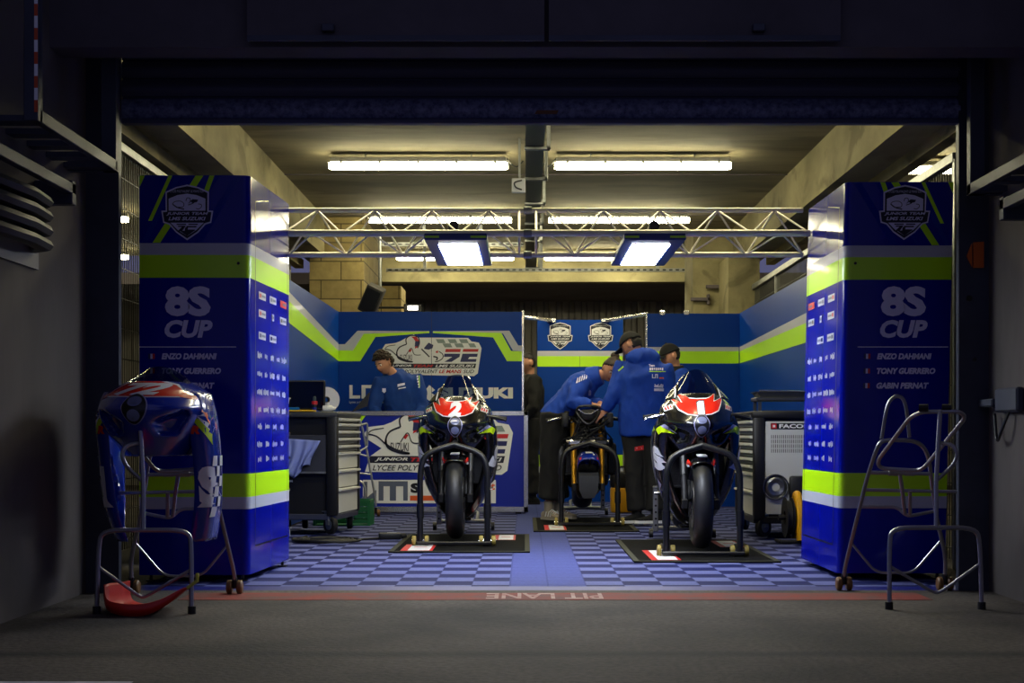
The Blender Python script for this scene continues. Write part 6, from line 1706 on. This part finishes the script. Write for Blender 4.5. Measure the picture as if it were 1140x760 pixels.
def cloth_art(t, jk, base, name, draw, lift=.004, y=-3):
    b = MB(); draw(b, frame(-base+V((0,y,0)), (1,0,0), (0,0,1), (0,-1,0))); project(b, bvh_of(jk), lift=lift, sub=.02)
    if len(b.bm.faces): return b.build(name, jk, smooth=0, recalc=False)
FLZ = .012
# ---- young man behind the counter, looking down to his right
y = 15.42
A = dict(pelvis=(-1.30,y,.97), chest=(-1.33,y-.02,1.30), neck=(-1.40,y-.06,1.455), head=(-1.495,y-.13,1.565), face=(-.52,-.66,-.42), up=(-.32,-.30,.9),
  side=(1,.12,.1), shL=(-1.155,y+.0,1.385), shR=(-1.545,y-.06,1.355), elL=(-1.09,y-.05,1.10), elR=(-1.60,y-.10,1.08), wrL=(-1.16,y-.22,.97), wrR=(-1.52,y-.26,.96),
  handL=(-.2,-.9,-.3), handR=(.2,-.9,-.3), nL=(0,-.3,1), nR=(0,-.3,1), hipL=(-1.21,y,.93), hipR=(-1.39,y,.93), knL=(-1.20,y-.02,.50), knR=(-1.40,y-.02,.50), anL=(-1.19,y,.10), anR=(-1.41,y,.10), toeL=(0,-1,0), toeR=(-.2,-1,0), floor=FLZ, back=(.5,.9,0))
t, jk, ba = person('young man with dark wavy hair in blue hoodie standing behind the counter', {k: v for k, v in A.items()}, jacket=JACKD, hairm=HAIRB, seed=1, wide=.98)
def chest(b, f):
    d = y; 
    b.poly([(px(u,d), pz(v,d)) for u, v in ((427,432.5),(431,432.5),(431,436),(429,438),(427,436))], f, LILAC)
    b.poly([(px(u,d), pz(v,d)) for u, v in ((444,428),(452,426.5),(452,429),(444,431))], f, LILAC, .0); b.poly([(px(u,d), pz(v,d)) for u, v in ((445,432.5),(453,431),(453,432.2),(445,433.7))], f, LILAC)
    for k in range(5): b.rect(px(464.5+k*.5,d), pz(420+k*3,d), px(466+k*.5,d), pz(418+k*3,d), f, LILAC)
    b.poly([(px(u,d), pz(v,d)) for u, v in ((466.8,418),(467.6,418),(468.2,432),(467.4,432))], f, LIME)
cloth_art(t, jk, ba, 'jacket_print', chest)
# ---- woman leaning over the stripped motorcycle
y = 13.42
B_ = dict(pelvis=(.29,y,1.00), chest=(.51,y-.05,1.255), neck=(.645,y-.09,1.345), head=(.785,y-.17,1.41), face=(.14,-.78,-.58), up=(.42,-.45,.78),
  side=(.18,-1,.05), shL=(.54,y+.14,1.285), shR=(.51,y-.22,1.285), elL=(.60,y-.02,1.08), elR=(.42,y-.33,1.10), wrL=(.68,y-.22,1.10), wrR=(.60,y-.36,1.085),
  handL=(.75,-.5,-.2), handR=(.9,.05,-.12), nL=(.1,-.3,1), nR=(0,-.2,1), hipL=(.30,y+.09,.95), hipR=(.27,y-.09,.95), knL=(.28,y+.10,.52), knR=(.24,y-.10,.52), anL=(.31,y+.12,.125), anR=(.215,y-.10,.125), toeL=(.7,-.5,0), toeR=(.62,-.75,0), floor=.035, back=(-.7,.1,.4), cuff=.10)
t, jk, ba = person('woman with hair bun in blue jacket bending over the stripped motorcycle', B_, hair='bun', hairm=HAIRB, shoes=(mat('shoe_beige', (150,138,120), .7), mat('shoe_sole', (160,150,134), .7)), seed=4, fem=True, wide=.9, legw=1.22, hood=False, collar=JACK)
def sleeve(b, f):
    d = y-.25
    for k in range(5):
        u = 641+k*2.6; v = 424.5-k*1.3
        b.poly([(px(a,d), pz(c,d)) for a, c in ((u,v+2.2+k*.3),(u+1.5,v-3.4),(u+2.9,v-4.6),(u+1.6,v+1.6))], f, LILAC)
    b.poly([(px(a,d), pz(c,d)) for a, c in ((655.5,435),(657,433.5),(658.5,435),(658.5,440),(655.5,440))], f, VIOLF)
cloth_art(t, jk, ba, 'jacket_print', sleeve)
# ---- mechanic with his back to the pit lane
y = 12.86
C_ = dict(pelvis=(1.045,y+.02,1.00), chest=(1.03,y+.0,1.335), neck=(.985,y+.0,1.475), head=(.945,y+.02,1.605), face=(-.72,.42,-.52), up=(-.32,.25,.9),
  side=(.96,-.25,-.06), shL=(.86,y+.08,1.405), shR=(1.235,y-.06,1.37), elL=(.79,y+.02,1.17), elR=(1.285,y-.02,1.09), wrL=(.705,y+.05,1.02), wrR=(1.10,y+.25,.99),
  handL=(-.6,.2,-.5), handR=(-.8,.5,-.2), nL=(0,-.6,.8), nR=(0,0,1), hipL=(.955,y+.05,.95), hipR=(1.13,y,.95), knL=(.97,y+.02,.52), knR=(1.14,y+.0,.52), anL=(.985,y-.02,.11), anR=(1.15,y-.06,.11), toeL=(-.75,-.35,0), toeR=(-.8,-.25,0), floor=.035, back=(.35,-.9,.2), hem=.55, hoodr=(.145,.08,.075), hoodo=(.025,.01,.012))
t, jk, ba = person('man in black cap and blue hooded jacket seen from behind between the motorcycles', C_, hair='crop', hairm=HAIRD, cap=BLKCLOTH, shoes=(BLKCLOTH, WHITEV), seed=7, wide=1.16)
def backp(b, f):
    d = y-.15
    def R(u0, v0, u1, v1, m): b.rect(px(u0,d), pz(v1,d), px(u1,d), pz(v0,d), f, m)
    b.text('Team', px(722.5,d), pz(408,d), px(729,d)-px(722.5,d), .022, f, LILAC, bold=.04)
    for k in range(7): R(723+k*2.3, 409.2, 724.6+k*2.3, 412.2-.3*(k % 3), LILAC)
    R(722.5, 413.0, 741, 413.9, LIME)
    b.poly([(px(u,d), pz(v,d)) for u, v in ((725.5,416.5),(726.5,416.5),(726.5,420),(729,420),(729,416.3),(732.3,416.3),(732.3,421),(731.2,421),(731.2,417.4),(730,417.4),(730,421),(725.5,421))], f, LILAC)
    R(734, 419.8, 739, 421.3, ORANGE)
    b.poly([(px(u,d), pz(v,d)) for u, v in ((728,431),(728.6,427),(731,429),(733,427),(733.5,430),(736,427),(739,428),(738.6,431.5))], f, LILAC); R(728, 432.2, 739.5, 435.2, LILAC)
cloth_art(t, jk, ba, 'jacket_print', backp)
tr = [c for c in t.children if c.name.startswith('trousers')][0]
def pocket(b, f):
    d = y-.1; b.poly([(px(u,d), pz(v,d)) for u, v in ((707,497.5),(717,495.5),(717,500.5),(707,502))], f, REDV)
    b.rect(px(709,d), pz(499.5,d), px(715,d), pz(498,d), f, WHITEV, 0)
cloth_art(t, tr, ba, 'pocket_label', pocket)
def shl(b, f):
    d = y-.1; b.poly([(px(u,d), pz(v,d)) for u, v in ((688.5,411.5),(694.5,406.5),(695,408),(689.5,413))], f, LIME)
cloth_art(t, jk, ba, 'shoulder_stripe', shl)
# ---- man in a black cap behind the right motorcycle
y = 14.3
D_ = dict(pelvis=(1.52,y,.98), chest=(1.52,y-.0,1.30), neck=(1.47,y-.0,1.455), head=(1.43,y-.02,1.585), face=(-.86,-.15,-.34), up=(-.28,-.05,.95),
  side=(-.15,-1,.0), shL=(1.50,y+.19,1.385), shR=(1.53,y-.19,1.385), elL=(1.42,y+.22,1.12), elR=(1.50,y-.24,1.10), wrL=(1.22,y+.14,1.05), wrR=(1.30,y-.16,1.02),
  handL=(-.9,-.1,-.1), handR=(-.9,.1,-.1), nL=(0,-.2,1), nR=(0,-.2,1), hipL=(1.51,y+.09,.94), hipR=(1.53,y-.09,.94), knL=(1.50,y+.1,.51), knR=(1.52,y-.1,.51), anL=(1.53,y+.1,.10), anR=(1.54,y-.1,.10), toeL=(-1,.1,0), toeR=(-1,-.1,0), floor=FLZ, back=(1,0,0))
t, jk, ba = person('man in black cap and blue jacket in profile behind the right motorcycle', D_, hair='crop', hairm=HAIRD, cap=BLKCLOTH, seed=9, collar=BLKCLOTH, hood=False)
# ---- person in dark clothes in the doorway
y = 16.75
E_ = dict(pelvis=(.06,y,.98), chest=(.06,y,1.33), neck=(.05,y,1.50), head=(.028,y-.01,1.635), face=(-.93,-.30,-.08), up=(-.05,0,1),
  side=(-.3,-1,0), shL=(.02,y+.19,1.42), shR=(.10,y-.19,1.42), elL=(.0,y+.23,1.13), elR=(.10,y-.25,1.13), wrL=(-.12,y+.17,1.0), wrR=(-.04,y-.19,.98),
  handL=(-.9,0,-.2), handR=(-.9,0,-.2), nL=(0,-.2,1), nR=(0,-.2,1), hipL=(.05,y+.09,.94), hipR=(.07,y-.09,.94), knL=(.05,y+.09,.51), knR=(.06,y-.1,.51), anL=(.07,y+.1,.10), anR=(.08,y-.1,.10), toeL=(-1,.1,0), toeR=(-1,-.2,0), floor=FLZ, back=(1,0,0))
person('person in black clothes standing in the left gap behind the rear panel', E_, jacket=BLKCLOTH, hair='crop', hairm=HAIRD, seed=12, hood=False)
